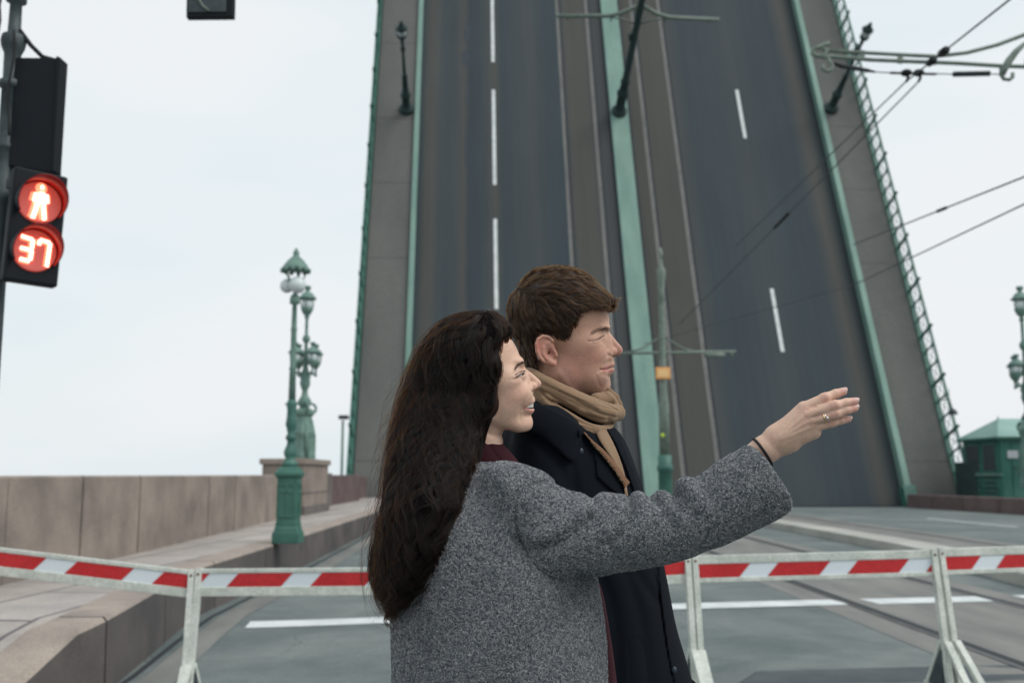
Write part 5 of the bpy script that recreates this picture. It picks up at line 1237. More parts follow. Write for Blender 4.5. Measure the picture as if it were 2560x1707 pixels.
mcoat = mat('boucle_wool', (.16, .17, .19), .95, spec=.1); v = coords(mcoat); n1 = noise_tex(mcoat, v, 420, 5, .75, .6); n2 = noise_tex(mcoat, v, 160, 4, .6)
setc(mcoat, mixc(mcoat, .5, ramp(mcoat, n1, [(.36, (.04, .052, .075)), (.5, (.14, .16, .185)), (.64, (.38, .39, .41))]), ramp(mcoat, n2, [(.35, (.05, .065, .085)), (.65, (.22, .23, .245))]))); bump(mcoat, n1, .9, .002)
coat_w = np_mesh('coat', pC, qC, mcoat, woman)
coat_w['label'] = 'fuzzy grey boucle wool coat'
# looped wool fibres on the part the picture shows
def fuzz(name, p, q, nrm_n, ln, rad, m, parent, seed, cond=None, curl=1.0, up=None):
    a, b, c, d = (p[q[:, i]] for i in range(4)); cr_ = np.cross(c - a, d - b); ar = np.linalg.norm(cr_, axis=1); nn = cr_ / (ar[:, None] + 1e-12); cen = (a + b + c + d) / 4
    view = np.array([0, 0, CAMH]) - cen; face = (nn * view).sum(1) / np.linalg.norm(view, axis=1); w_ = ar * (face > -.35) * (1 if cond is None else cond(cen))
    r = np.random.default_rng(seed); i = r.choice(len(q), nrm_n, p=w_ / w_.sum()); s1, s2 = r.random(nrm_n)[:, None], r.random(nrm_n)[:, None]
    o = (a[i] * (1 - s1) + b[i] * s1) * (1 - s2) + (d[i] * (1 - s1) + c[i] * s1) * s2; n0 = nn[i]
    t = r.normal(0, 1, (nrm_n, 3)); t -= n0 * (t * n0).sum(1)[:, None]; t /= np.linalg.norm(t, axis=1)[:, None]; b2 = np.cross(n0, t)
    L_ = ln * (.6 + .8 * r.random(nrm_n))[:, None]; h = .45 + .5 * r.random(nrm_n)[:, None]; k = 6; out = []
    for j in range(k):
        f = j / (k - 1); out.append(o - n0 * .0004 + t * L_ * (f * .8) + b2 * L_ * .45 * curl * np.sin(f * 4.2) + n0 * L_ * h * np.sin(f * 2.6) * .75)
    return strands(name, np.stack(out, 1), np.full(nrm_n, rad) * (.7 + .6 * r.random(nrm_n)), m, parent, tip=.6)
mf = mat('wool_fibre', (.2, .2, .22), .9, spec=.1); h = N(mf, 'ShaderNodeHairInfo'); setc(mf, ramp(mf, h.outputs['Random'], [(0, (.05, .062, .085)), (.25, (.11, .125, .148)), (.5, (.22, .235, .25)), (.78, (.37, .375, .385)), (1, (.56, .55, .545))]))
fz = fuzz('wool_fibre', pc, qc, 300000, .0034, .00024, mf, coat_w, 5, lambda c: (c[:, 2] > 1.0))
fz['kind'] = 'stuff'
# burgundy dress collar and the sliver below the coat edge
Bg = SDF(FW, 1100, 1345, 1030, 1225, -95, 95, 2.2)
fb, _ = Bg.inflate([(1140, 1070), (1180, 1052), (1208, 1062), (1232, 1082), (1257, 1108), (1284, 1138), (1307, 1168), (1325, 1215), (1110, 1215), (1120, 1140)], 66, 0, 0, sm=1, bl=3)
Bg.f = fb; Bg.crease([(1212, 1095), (1230, 1120), (1252, 1150), (1262, 1170)], 4, 2, side='near'); pg1 = finish(Bg, '', None, n=1)
FG = Frame(1500, 1600, 1.72); Bs = SDF(FG, 1420, 1565, 1430, 1760, -70, 70, 3)
fb, _ = Bs.inflate([(1470, 1440), (1490, 1438), (1508, 1480), (1524, 1570), (1540, 1680), (1552, 1800), (1440, 1800), (1450, 1500)], 50, 0, 0, sm=1, bl=2); Bs.f = fb; pg2 = finish(Bs, '', None, n=1)
mburg = cloth('burgundy_wool', (.026, .0055, .009), .9, .2, (.6, .25, .3)); np_mesh('dress_collar', pg1[0], pg1[1], mburg, woman)['label'] = 'dark burgundy high collar'
np_mesh('dress', pg2[0], pg2[1], mburg, woman)['label'] = 'dark burgundy dress edge below the coat front'
# shoes
def shoes(x0, yc, m, parent, step=.10):
    for s in (-1, 1):
        xs = x0 + s * step * .5; mb = MB()
        for zz_, gr in ((0, 1.0), (.02, 1.02), (.045, .98), (.075, .8), (.10, .55)):
            pass
        prof = [(-.09, .045, .10), (-.05, .05, .12), (.0, .05, .11), (.05, .055, .085), (.12, .055, .06), (.17, .045, .045), (.20, .02, .03)]; vs = []
        for dx, w_, h in prof:
            for a in np.linspace(0, math.pi, 9): vs.append((xs + dx, yc + s * .095 + w_ * math.cos(a), max(0.0, h * math.sin(a))))
        mb.add(vs, [(i * 9 + j, i * 9 + j + 1, (i + 1) * 9 + j + 1, (i + 1) * 9 + j) for i in range(6) for j in range(8)] + [tuple(range(9)), tuple(range(54, 63))] + [(i * 9, (i + 1) * 9, (i + 1) * 9 + 8, i * 9 + 8) for i in range(6)], True)
        mb.build('shoe', m, parent)
shoes(-.02, 1.74, M['rubber'], woman)

# ---- hair of the woman
YH = 0
Hw = SDF(FW, 905, 1330, 750, 1560, -246, 110, 3.2)
outl = [(1276, 838), (1272, 812), (1256, 794), (1232, 777), (1208, 774), (1177, 780), (1137, 790), (1104, 809), (1086, 831), (1072, 850), (1053, 884), (1034, 926), (1012, 990), (998, 1041), (985, 1097), (973, 1176), (961, 1260), (950, 1340), (946, 1404), (955, 1460), (985, 1495), (1030, 1480), (1095, 1450), (1140, 1370), (1158, 1300), (1172, 1240), (1188, 1160), (1212, 1085), (1235, 1050), (1275, 1040), (1300, 960), (1300, 880)]
yc = np.interp(Hw.z, [FW.loc(1100, 1330)[2], FW.loc(1100, 1230)[2], FW.loc(1100, 1060)[2], FW.loc(1100, 980)[2]], [-138, -126, -28, 0]).astype(f4)[None, None, :]
def nearer(q):
    o = []
    for u, v in q:
        k = 1750 / (1750 + np.interp(v, [980, 1060, 1230, 1330], [0, -28, -126, -138])); o.append((1280 + (u - 1280) / k, 1185 + (v - 1185) / k))
    return o
outl = nearer(outl)
fh, dh = Hw.inflate(outl, 90, yc, 0, bl=6, flat=.93)
region = [(1282, 838), (1262, 847), (1243, 863), (1241, 885), (1249, 911), (1246, 931), (1236, 948), (1231, 975), (1236, 1000), (1228, 1018), (1214, 1042), (1206, 1070), (1200, 1100), (1188, 1150), (1170, 1230), (1154, 1330), (1122, 1430), (1050, 1540), (900, 1560), (900, 740), (1290, 740)]
region = nearer(region)
Hw.f = smax(fh, Hw.poly(region, sm=1) * .8 + 1, 14)
hp, hq, _ = finish(Hw, '', None, n=2)
hair_w = np_mesh('hair', hp, hq, M['hair_wcore'], woman); hair_w['label'] = 'long dark brown wavy hair falling down the back'
V = Vol(Hw)
fld = flow_field(FW, [(1262, 800, 1, 1.2), (1272, 835, -.35, 1), (1252, 858, -.9, .8), (1243, 890, .15, 1), (1240, 930, -.3, 1), (1235, 980, .1, 1), (1222, 1030, -.35, 1), (1200, 1090, -.4, 1), (1240, 795, 1, .9), (1225, 780, .3, 1), (1228, 830, -.3, 1), (1215, 880, -.25, 1), (1205, 950, -.3, 1),
    (1200, 785, -1, .9), (1180, 820, -.7, 1), (1160, 880, -.5, 1), (1150, 950, -.3, 1), (1150, 1040, -.25, 1), (1150, 780, -1, .45), (1110, 800, -1, .7), (1080, 830, -.9, 1), (1060, 870, -.6, 1), (1030, 930, -.45, 1), (1010, 1000, -.25, 1), (985, 1080, -.18, 1),
    (1080, 960, -.3, 1), (1060, 1080, -.15, 1), (1100, 1160, -.25, 1), (1160, 1160, -.3, 1), (965, 1200, -.1, 1), (955, 1320, -.05, 1), (1050, 1250, -.1, 1), (1110, 1300, -.2, 1), (1090, 1400, -.3, 1), (1000, 1400, 0, 1), (945, 1430, .15, 1), (1050, 1470, -.5, 1), (990, 1520, -.2, 1)], 20)
r = np.random.default_rng(9); zt_ = FW.loc(1000, 1360)[2]; zb2 = FW.loc(1000, 1478)[2]; fr2 = lambda p: np.clip((zt_ - p[:, 2]) / 40, 0, 1)
def zc(v): return FW.loc(1000, v if v < 1300 else 1185 + (v - 1185) / 1.09)[2]
def crown(c): return (c[:, 2] > zc(885)) * 1.6 + (c[:, 2] > zc(1440)) * 1.0 + .8 * (c[:, 1] < 0)
n = 24000; st = surf_samples(Hw, n, 2, lambda c: crown(c) + 3 * (c[:, 2] > zc(800)))
ln = 110 + 190 * r.random(n); ln = np.minimum(ln, np.maximum(40, (st[:, 2] - zb2) * 1.05 + 25 * r.normal(0, 1, n)))
W1 = grow(V, st, fld, ln, 26, -4, 2.0, wave=.5, wl=115, clump=30, pull=.3, seed=3, free=fr2)
W1 = clumped(clumped(W1, .8, 14, 3), .5, 90, 5)
strands('hair_strand', FW.world(W1), .00026 + .0002 * r.random(n), M['hair_w'], hair_w)['kind'] = 'stuff'
n = 420; st = surf_samples(Hw, n, 31, lambda c: (c[:, 2] > zc(860)) * 1.0 + .35 * (c[:, 2] > zc(1250)) + .0); ln = 150 + 270 * r.random(n); ln = np.minimum(ln, np.maximum(60, (st[:, 2] - zc(1530)) * (1.0 + .12 * r.normal(0, 1, n))))
W3 = locks(V, FW, fld, st, ln, 30, 42, None, 5, spread=5.5, off0=0, off1=5.5, wave=1.0, wl=105, clump=16, pull=.20, jit=.07, free=fr2)
strands('hair_lock', FW.world(W3), .00022 + .0002 * r.random(len(W3)), M['hair_w'], hair_w)['kind'] = 'stuff'
n = 1100; st = surf_samples(Hw, n, 12, lambda c: (1 + 2 * (c[:, 1] < 0)) * (c[:, 2] > zc(1380)) * (c[:, 0] < FW.loc(1215, 900)[0])); ln = np.minimum(120 + 160 * r.random(n), np.maximum(50, (st[:, 2] - zc(1540)) * 1.1))
W2 = grow(V, st, fld, ln, 24, 0, 15, wave=1.0, wl=80, clump=9, pull=.10, seed=8, jit=.14, free=fr2)
strands('loose_strand', FW.world(W2), .00013 + .0001 * r.random(n), M['hair_w'], hair_w)['kind'] = 'stuff'
# fine flyaways lifting off the back of the head
n = 260; st = surf_samples(Hw, n, 77, lambda c: (c[:, 0] < FW.loc(1060, 900)[0]) * (c[:, 2] > zc(1400)) * 1.0); ln = 60 + 130 * r.random(n)
W5 = grow(V, st, fld, ln, 20, 2, 30, wave=1.1, wl=95, clump=5, pull=.06, seed=18, jit=.2, free=fr2, lift=.6)
strands('flyaway_hair', FW.world(W5), np.full(n, .00011), M['hair_w'], hair_w)['kind'] = 'stuff'
# the few locks hanging in front of the ear and cheek
def px_lock(fr, pts, ys, n, sp, rad, m, parent, seed):
    r = np.random.default_rng(seed); c = np.array(smooth_pts(pts, 2, False)); ya = np.interp(np.linspace(0, 1, len(c)), np.linspace(0, 1, len(ys)), ys); G = np.array([fr.loc(u, v, y) for (u, v), y in zip(c, ya)]); out = []
    t = np.linspace(0, 1, len(G))[:, None]
    for i in range(n): o = r.normal(0, sp, 3); out.append(G + o * (1 - t * .7) + r.normal(0, sp * .2, 3) * np.sin(t * 4 + r.random() * 6))
    return strands('hair_wisp', fr.world(np.array(out)), np.full(n, rad), m, parent)
for pts, n, sp in (([(1240, 935), (1236, 965), (1240, 990), (1241, 1005), (1234, 1020), (1222, 1036)], 40, 1.4), ([(1230, 960), (1226, 985), (1229, 1005), (1226, 1022), (1216, 1042)], 50, 1.6), ([(1218, 985), (1214, 1015), (1206, 1040), (1203, 1070), (1190, 1110)], 70, 2.4),
                   ([(1238, 905), (1234, 925), (1228, 945), (1226, 975)], 60, 1.6), ([(1208, 1040), (1198, 1080), (1192, 1120), (1180, 1160), (1160, 1200)], 80, 3), ([(1252, 848), (1238, 862), (1232, 882), (1236, 905), (1234, 925)], 90, 1.6), ([(1274, 815), (1278, 828), (1270, 838), (1252, 848), (1244, 865)], 150, 2.4)):
    px_lock(FW, pts, [-66, -68, -66, -63], n, sp, .00020, M['hair_w'], hair_w, len(pts) + n)

for i, pts in enumerate(([(950, 1390), (938, 1440), (942, 1485), (965, 1505), (985, 1496)], [(965, 1430), (972, 1490), (998, 1518), (984, 1536)], [(1040, 1420), (1052, 1475), (1038, 1510), (1008, 1506)], [(940, 1360), (926, 1420), (930, 1462), (955, 1482)],
                         [(1082, 1390), (1080, 1450), (1060, 1495), (1040, 1500)], [(1000, 1420), (1010, 1480), (990, 1515), (960, 1510)], [(1105, 1350), (1100, 1420), (1078, 1470)], [(950, 1300), (932, 1370), (928, 1410), (940, 1440)], [(1020, 1440), (1030, 1500), (1010, 1525)])):
    px_lock(FW, pts, [-138 - 9 * (i % 3), -132, -126], 70, 5.0, .00018, M['hair_w'], hair_w, 300 + i)
# ================================================================== THE MAN
YM = 2.0
FM = Frame(1420, 860, YM)
S = SDF(FM, 1262, 1572, 672, 1120, -98, 98, 1.5)
prof_m = [(1500, 745), (1512, 762), (1516, 778), (1524, 792.7), (1528.3, 806), (1527, 814), (1523.6, 822), (1524, 831.5), (1530.7, 839.6), (1542.7, 854.3), (1553.4, 866.4), (1558.8, 875.7), (1557.4, 883.8), (1550.7, 889.1), (1540, 891),
          (1535, 894), (1536, 899), (1538, 906), (1536.5, 912), (1534.5, 917), (1536.8, 921), (1536, 928.5), (1531.5, 936), (1529, 943), (1529, 951), (1528.5, 960), (1525.8, 969.5), (1520, 980.2), (1507.9, 989), (1491.8, 996.3), (1473, 998.5), (1458, 1000), (1450, 1020), (1448, 1130), (1250, 1130), (1250, 660), (1440, 672)]
S.add(S.ell(1400, 797, 0, (100, 75, 80)))
S.add(S.ell(1452, 862, 0, (60, 62, 62)), 14); S.add(S.ell(1450, 930, 0, (58, 54, 52)), 14); S.add(S.cone((1398, 950, 0), (1370, 1120, 0), 58, 64, False), 14)
S.add(S.cone((1398, 937, 50), (1496, 972, 14), 15, 18), 14)
S.add(S.ell(1455, 860, 50, (32, 15, 20)), 18); S.add(S.ell(1480, 888, 33, (31, 26, 29)), 10); S.add(S.ell(1442, 905, 37, (40, 25, 38)), 16); S.add(S.ell(1415, 935, 42, (28, 19, 34)), 14); S.add(S.ell(1474, 935, 30, (34, 25, 32)), 14)
S.add(S.ell(1500, 914, 0, (31, 28, 28)), 12); S.add(S.ell(1502, 966, 0, (21, 25, 22)), 10); S.add(S.ell(1500, 819, 21, (21, 23, 9)), 8)
S.sub(S.ell(1524, 840, 38, (12, 14, 9)), 8); S.add(S.ell(1495, 847, 32, (16, 14.5, 14)), 6); S.add(S.cone((1512, 848, 15), (1516, 884, 18), 11, 12), 10)
S.add(S.cone((1513, 830, 0), (1543, 871, 0), 10, 12.5, False), 7); S.add(S.cone((1540, 880, 0), (1522, 893, 0), 10.5, 10, False), 6)
S.add(S.ell(1528, 879, 13, (11, 8, 9.5)), 3); S.sub(S.ell(1540, 890, 6.5, (6, 3.2, 3)), 2)
S.add(S.cone((1531, 909, 0), (1514, 916, 22), 5, 3.5), 4); S.add(S.cone((1530, 926, 0), (1513, 923, 20), 6, 4), 4)
S.cut(S.poly(prof_m, sm=1), 4)
# ear
ear = [(500, 775), (455, 745), (408, 762), (380, 820), (384, 895), (418, 955), (465, 992), (520, 1015), (560, 1012), (573, 975), (566, 930), (556, 860), (535, 800)]
ear = [(1240 + a / 3.733, 640 + b / 3.733) for a, b in ear]
e2 = S.poly(ear, sm=2); xl = FM.loc(1394, 870)[0]; plane = 71 + np.clip((xl - S.X) * .42, -4, 24)
S.f = smin(S.f, smax(e2 - .5, np.abs(S.A - plane) - 3.2, 3), 4)
rim = [(1384, 853), (1373, 843), (1360, 841), (1349, 848), (1344.5, 860), (1346, 878), (1352, 892), (1362, 902)]
for a, b in zip(rim[:-1], rim[1:]):
    pa = 71 + (FM.loc(1394, 870)[0] - FM.loc(*a)[0]) * .42; pb_ = 71 + (FM.loc(1394, 870)[0] - FM.loc(*b)[0]) * .42; S.f = smin(S.f, S.cone((*a, pa + 3), (*b, pb_ + 3), 3.1, 3.1), 2)
for a, b, k in (((1372, 858), (1360, 868), 3.2), ((1360, 868), (1359, 882), 3), ((1359, 882), (1368, 895), 3)):
    pa = 71 + (FM.loc(1394, 870)[0] - FM.loc(*a)[0]) * .42; S.f = smin(S.f, S.cone((*a, pa + 2.2), (*b, pa + 2.2), k, k), 3)
S.f = smin(S.f, S.cone((1376, 903, 78), (1386, 908, 76), 6, 5), 4); S.f = smin(S.f, S.cone((1389, 880, 76), (1391, 888, 76), 4, 4), 3)
S.sub(S.ell(1377, 881, 87, (8.5, 12, 12)), 2); S.sub(S.ell(1383, 884, 86, (5, 9, 6)), 2); S.sub(S.ell(1372, 851, 88, (6, 6, 3)), 2)
for c_, w_, d_ in (([(1468, 853), (1480, 852), (1492, 849), (1508, 839)], 1.5, 1.6), ([(1478, 860), (1490, 859), (1504, 852)], 2.4, .5), ([(1461, 846), (1450, 842), (1440, 832)], 1.5, .25), 
                   ([(1499, 922), (1512, 922.5), (1524, 919), (1538, 917)], 1.5, 3.0), ([(1522, 886), (1512, 890), (1502, 902), (1497, 914), (1493, 926)], 3, 1.1), ([(1517, 868), (1513, 877), (1518, 888), (1530, 891)], 2, 1.4), ([(1530, 938), (1518, 939), (1506, 934)], 4, 1.4), ([(1498, 921), (1494, 928)], 2, 1.4),
                   ([(1488, 933), (1492, 950), (1498, 962)], 3, .8), ([(1517, 795), (1500, 797)], 1.4, .5), ([(1396, 925), (1430, 975), (1455, 992)], 6, -1.2)): S.crease(c_, w_, d_)
latm = lat(S)
def col_m(p):
    c = np.tile(np.array([.545, .325, .235]), (len(p), 1)); x = p[:, [0]]; z = p[:, [2]]
    def mixin(c, w, col): return c * (1 - w) + np.array(col) * w
    red = (.50, .225, .185)
    c = mixin(c, .5 * bell(p, FM, 1480, 890, 22), red); c = mixin(c, .6 * bell(p, FM, 1549, 876, 15), red); c = mixin(c, .55 * bell(p, FM, 1428, 935, 30), red); c = mixin(c, .3 * bell(p, FM, 1425, 900, 20), red)
    ea = poly2(x, z, FM.xy(ear)); c = mixin(c, np.clip(.7 - ea / 4, 0, 1) * .45 * (np.abs(p[:, [1]]) > 68), (.55, .22, .18)); c = mixin(c, .6 * bell(p, FM, 1348, 866, 8), (.58, .20, .16))
    c = mixin(c, .6 * bell(p, FM, 1379, 880, 8) * (np.abs(p[:, [1]]) > 66), (.30, .12, .10))  # ear hollow painted darker, its shade put into the skin colour
    # stubble on jaw, chin and upper lip
    jaw = poly2(x, z, smooth_pts(FM.xy([(1405, 905), (1425, 930), (1450, 950), (1482, 948), (1500, 935), (1540, 932), (1540, 1010), (1440, 1010), (1390, 960)])))
    nz_ = np.array([noise.noise(Vector(q) * .35) for q in p])[:, None]; nz2 = np.array([noise.noise(Vector(q) * 1.1) for q in p])[:, None]
    c = mixin(c, np.clip(.55 - jaw / 12, 0, 1) * np.clip(.40 + nz_ * .25 + nz2 * .35, 0, 1) * .8, (.21, .135, .115))
    ul = pline(x, z, FM.xy([(1508, 905), (1522, 901), (1534, 901)])); c = mixin(c, np.clip(1.2 - ul / 4, 0, 1) * np.clip(.3 + nz2 * .5, 0, 1) * .7, (.2, .14, .12))
    l1 = pline(x, z, FM.xy([(1538, 911), (1524, 914), (1508, 919)])); l2 = pline(x, z, FM.xy([(1538, 926), (1524, 927), (1508, 924)]))
    c = mixin(c, np.clip(1.6 - l1 / 2.2, 0, 1) * .8, (.40, .165, .15)); c = mixin(c, np.clip(1.7 - l2 / 2.9, 0, 1) * .85, (.50, .20, .18))
    ln_ = pline(x, z, FM.xy([(1499, 922), (1512, 922.5), (1524, 919), (1538, 917)])); c = mixin(c, np.clip(1.4 - ln_ / .9, 0, 1) * .75, (.12, .04, .035))
    bw = pline(x, z, FM.xy(smooth_pts([(1475, 837), (1486, 829), (1500, 824), (1517, 824)], 2, False))); c = mixin(c, np.clip(1.4 - bw / 2.2, 0, 1) * .35, (.16, .10, .08))
    e_ = pline(x, z, FM.xy(smooth_pts([(1468, 853), (1480, 852), (1492, 849), (1508, 839)], 2, False))); c = mixin(c, np.clip(1.5 - e_ / .8, 0, 1) * .7, (.05, .025, .02))
    e3 = pline(x, z, FM.xy([(1493, 848), (1501, 844), (1508, 839.5)])); c = mixin(c, np.clip(1.5 - e3 / 1.1, 0, 1) * .85, (.03, .018, .016))
    hl = poly2(x, z, FM.xy([(1340, 930), (1345, 840), (1400, 840), (1425, 850), (1430, 825), (1440, 808), (1452, 786), (1470, 772), (1530, 770), (1530, 640), (1240, 640), (1240, 930)])); c = mixin(c, np.clip(.4 - hl / 14, 0, 1) * (np.abs(p[:, [1]]) < 84) * (ea > 1), (.13, .09, .075))
    nos = FM.loc(1540, 890.5); c = mixin(c, np.exp(-(((x - nos[0]) / 6) ** 2 + ((z - nos[2]) / 2.4) ** 2)) * .6, (.12, .04, .03))
    return c
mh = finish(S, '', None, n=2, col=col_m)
mb_ = world_body(P(1420, 1300, 2.02).x, 2.05, 1.80, hand_side=0, step=.12)
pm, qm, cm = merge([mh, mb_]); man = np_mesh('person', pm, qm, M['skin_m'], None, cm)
tag(man, 'squinting man with short brown hair, dark navy coat and camel scarf beside the woman', 'person', 'couple standing in front of the raised bridge')
hairs('eyebrow', FM, [(1473, 837, 1, -.9), (1484, 829, 1, -.6), (1497, 824, 1, -.2), (1508, 822, 1, .1), (1517, 824, 1, .5)], 160, 6, .00015, mat('brow_hair', (.085, .055, .042), .6), man, 0, 1.9, 4, ysurf=lambda u, v: latm(u, v) + .3)
hairs('eyelash', FM, [(1480, 852, .6, .5), (1492, 849, .9, .3), (1507, 840, 1, .1)], 30, 2.5, .00012, M['lash'], man, 0, .4, 5, ysurf=lambda u, v: max(24, latm(u, v)) + .3)

# ---- hair
Hm = SDF(FM, 1245, 1560, 645, 950, -108, 108, 2.6)
base = Hm.ell(1398, 797, 0, (101, 76, 81))
tz = np.interp(Hm.z, [FM.loc(1400, 930)[2], FM.loc(1400, 860)[2], FM.loc(1400, 800)[2], FM.loc(1400, 740)[2], FM.loc(1400, 660)[2]], [2, 4, 9, 20, 24]).astype(f4)[None, None, :]
nape = Hm.cone((1380, 880, 0), (1372, 960, 0), 66, 58, False)
f_ = smin(base - tz, nape - 3, 14)
reg = [(1344, 934), (1318, 915), (1296, 880), (1280, 835), (1270, 785), (1277, 742), (1293, 716), (1312, 692), (1336, 674), (1365, 669), (1411, 671), (1436, 675), (1462, 690), (1483, 706), (1508, 727), (1526, 743), (1530, 752), (1521, 771), (1505, 776), (1470, 774), (1452, 786), (1442, 808), (1430, 826), (1424, 850), (1404, 856), (1394, 842), (1376, 833), (1356, 832), (1342, 843), (1337, 870), (1342, 900), (1350, 925)]
Hm.f = smax(f_, Hm.poly(reg, sm=1) + 2.5, 9)
p_, q_, _ = finish(Hm, '', None, n=2); hair_m = np_mesh('hair', p_, q_, M['hair_mcore'], man); hair_m['label'] = 'short tousled brown hair brushed forward'
V = Vol(Hm)
fm_ = flow_field(FM, [(1330, 690, 1, -.35), (1370, 675, 1, -.25), (1410, 675, 1, .05), (1450, 690, 1, .45), (1480, 710, 1, .5), (1510, 735, 1, .55), (1530, 755, 1, .2), (1400, 710, 1, .1), (1450, 730, 1, .35), (1490, 750, 1, .3), (1340, 730, 1, -.3), (1380, 745, 1, .1), (1430, 765, 1, .35), (1460, 770, 1, .1),
    (1290, 730, -.1, 1), (1305, 700, .5, -.6), (1280, 770, -.1, 1), (1300, 770, .1, 1), (1285, 820, .1, 1), (1310, 830, .2, 1), (1330, 880, .3, 1), (1345, 920, .2, 1), (1330, 790, .3, 1), (1360, 800, .5, 1), (1390, 790, .7, .8), (1400, 820, .5, 1), (1412, 845, .15, 1), (1430, 810, .6, .8)], 22)
r = np.random.default_rng(21); n = 24000; st = surf_samples(Hm, n, 4, lambda c: 1 + .8 * (c[:, 2] > FM.loc(1400, 780)[2]) + 2.5 * np.exp(-((c[:, 0] - FM.loc(1305, 715)[0]) ** 2 + (c[:, 2] - FM.loc(1305, 715)[2]) ** 2) / 500) + 1.2 * (c[:, 2] < FM.loc(1400, 850)[2]))
ztop_ = FM.loc(1400, 790)[2]; up_ = st[:, 2] > ztop_; ln = np.where(up_, 34 + 30 * r.random(n), 14 + 12 * r.random(n))
H1 = grow(V, st, fm_, ln, 12, -4, 2.5, wave=.38, wl=60, clump=12, pull=.25, seed=5, jit=.12)
H1 = clumped(H1, .85, 16, 4, t0=.05); H1 = clumped(H1, .4, 90, 7)
strands('hair_strand', FM.world(H1), .00026 + .0002 * r.random(n), M['hair_m'], hair_m)['kind'] = 'stuff'
n = 3800; st = surf_samples(Hm, n, 14, lambda c: (c[:, 2] > FM.loc(1400, 775)[2]) * 1.0); ln = 26 + 30 * r.random(n)
H2 = grow(V, st, fm_, ln, 11, 0, 5, wave=.55, wl=55, clump=10, pull=.05, seed=6, jit=.22, lift=.35)
H2 = clumped(H2, .85, 14, 9, t0=.05)
strands('loose_strand', FM.world(H2), .0002 + .00016 * r.random(n), M['hair_m'], hair_m)['kind'] = 'stuff'
n = 300; st = surf_samples(Hm, n, 33, lambda c: (c[:, 2] > FM.loc(1400, 790)[2]) * 1.0 + .35); r2_ = np.random.default_rng(3); hi = st[:, 2] > FM.loc(1400, 770)[2]; ln = np.where(hi, 38 + 26 * r2_.random(n), 16 + 10 * r2_.random(n))
H3 = locks(V, FM, fm_, st, ln, 12, 40, None, 7, spread=4.0, off0=-1, off1=4.5, wave=.5, wl=60, clump=8, pull=.12, jit=.10, lift=.12)
strands('hair_lock', FM.world(H3), .0002 + .0002 * r2_.random(len(H3)), M['hair_m'], hair_m)['kind'] = 'stuff'
n = 150; st = surf_samples(Hm, n, 35, lambda c: (c[:, 2] > FM.loc(1400, 700)[2]) * 1.0 + (c[:, 0] > FM.loc(1490, 700)[0]) * .5); ln = 22 + 16 * r2_.random(n)
H4 = locks(V, FM, fm_, st, ln, 8, 14, None, 9, spread=3.0, off0=0, off1=8, wave=.6, wl=50, clump=5, pull=.08, jit=.3, lift=.8)
strands('hair_tuft', FM.world(H4), .00016 + .0001 * r2_.random(len(H4)), M['hair_m'], hair_m)['kind'] = 'stuff'
c_ = [(1512, 745), (1524, 745), (1535, 752), (1545, 766), (1548, 780), (1546, 794), (1538, 803)]
strands('fringe_hair', np.array([[FM.world(FM.loc(*q)) for q in smooth_pts(c_, 2, False)]]), np.array([.0003]), M['hair_m'], hair_m)

# ---- coat
FN = Frame(1430, 1300, 2.02)
Cm = SDF(FN, 1150, 1790, 965, 1770, -225, 215, 2.7)
tor = [(1345, 985), (1300, 1030), (1240, 1085), (1200, 1180), (1186, 1300), (1182, 1450), (1182, 1900), (1770, 1900), (1738, 1735), (1712, 1650), (1687, 1578), (1672, 1490), (1660, 1415), (1642, 1330), (1613, 1237), (1590, 1170), (1573, 1125), (1556, 1090), (1538, 1070), (1510, 1050), (1450, 1010), (1400, 985)]
fm2, dm = Cm.inflate(tor, 205, 0, 0, bl=10, flat=1.0); base_m = fm2.copy(); Cm.f = fm2
# near sleeve hanging behind the woman
Cm.add(Cm.cone((1370, 1110, -150), (1345, 1420, -175), 62, 54, False), 30)
def raise_(pts, th, k=3.5, sm=0): 
    pl_ = Cm.poly([p for p in pts], y=-120, sm=sm); Cm.f = np.minimum(Cm.f, smax(pl_, Cm.f - th, k))
raise_([(1458, 1090), (1484, 1127), (1490.5, 1195), (1518, 1220), (1560, 1250), (1600, 1260), (1575, 1232), (1530, 1160), (1470, 1092)], 6, 3)
raise_([(1322, 1000), (1345, 1016), (1400, 1042), (1458, 1071.5), (1449, 1104), (1431, 1168), (1380, 1125), (1316, 1080), (1290, 1040)], 11, 3)
raise_([(1515, 1068), (1543, 1062), (1559, 1095), (1577, 1140), (1612, 1239), (1590, 1240), (1565, 1170), (1540, 1110)], 6, 3)
raise_([(1648, 1400), (1665, 1395), (1700, 1560), (1745, 1720), (1760, 1800), (1700, 1800), (1672, 1660), (1655, 1520)], 4, 2)
Cm.near = np.clip((-Cm.Y - 10) / 40, 0, 1)
for c_, w_, d_ in (([(1500, 1440), (1530, 1520), (1540, 1620), (1535, 1750)], 14, 6), ([(1566, 1430), (1600, 1540), (1615, 1640), (1625, 1760)], 12, 5), ([(1566, 1599), (1596, 1580), (1612, 1640), (1618, 1740)], 2, 2), ([(1566, 1599), (1572, 1700)], 2, 1.5), ([(1430, 1170), (1440, 1230)], 10, 5), ([(1640, 1440), (1655, 1520), (1672, 1660), (1700, 1760)], 2, 2.5), ([(1590, 1430), (1640, 1500)], 10, 4),
                   ([(1350, 1110), (1400, 1160), (1420, 1220)], 12, 6)): Cm.crease(c_, w_, d_, y=-120, side='near')
Cm.sub(Cm.cone((1405, 960, 0), (1400, 1030, 0), 74, 60, False), 5)
p_, q_, _ = finish(Cm, '', None, n=3)
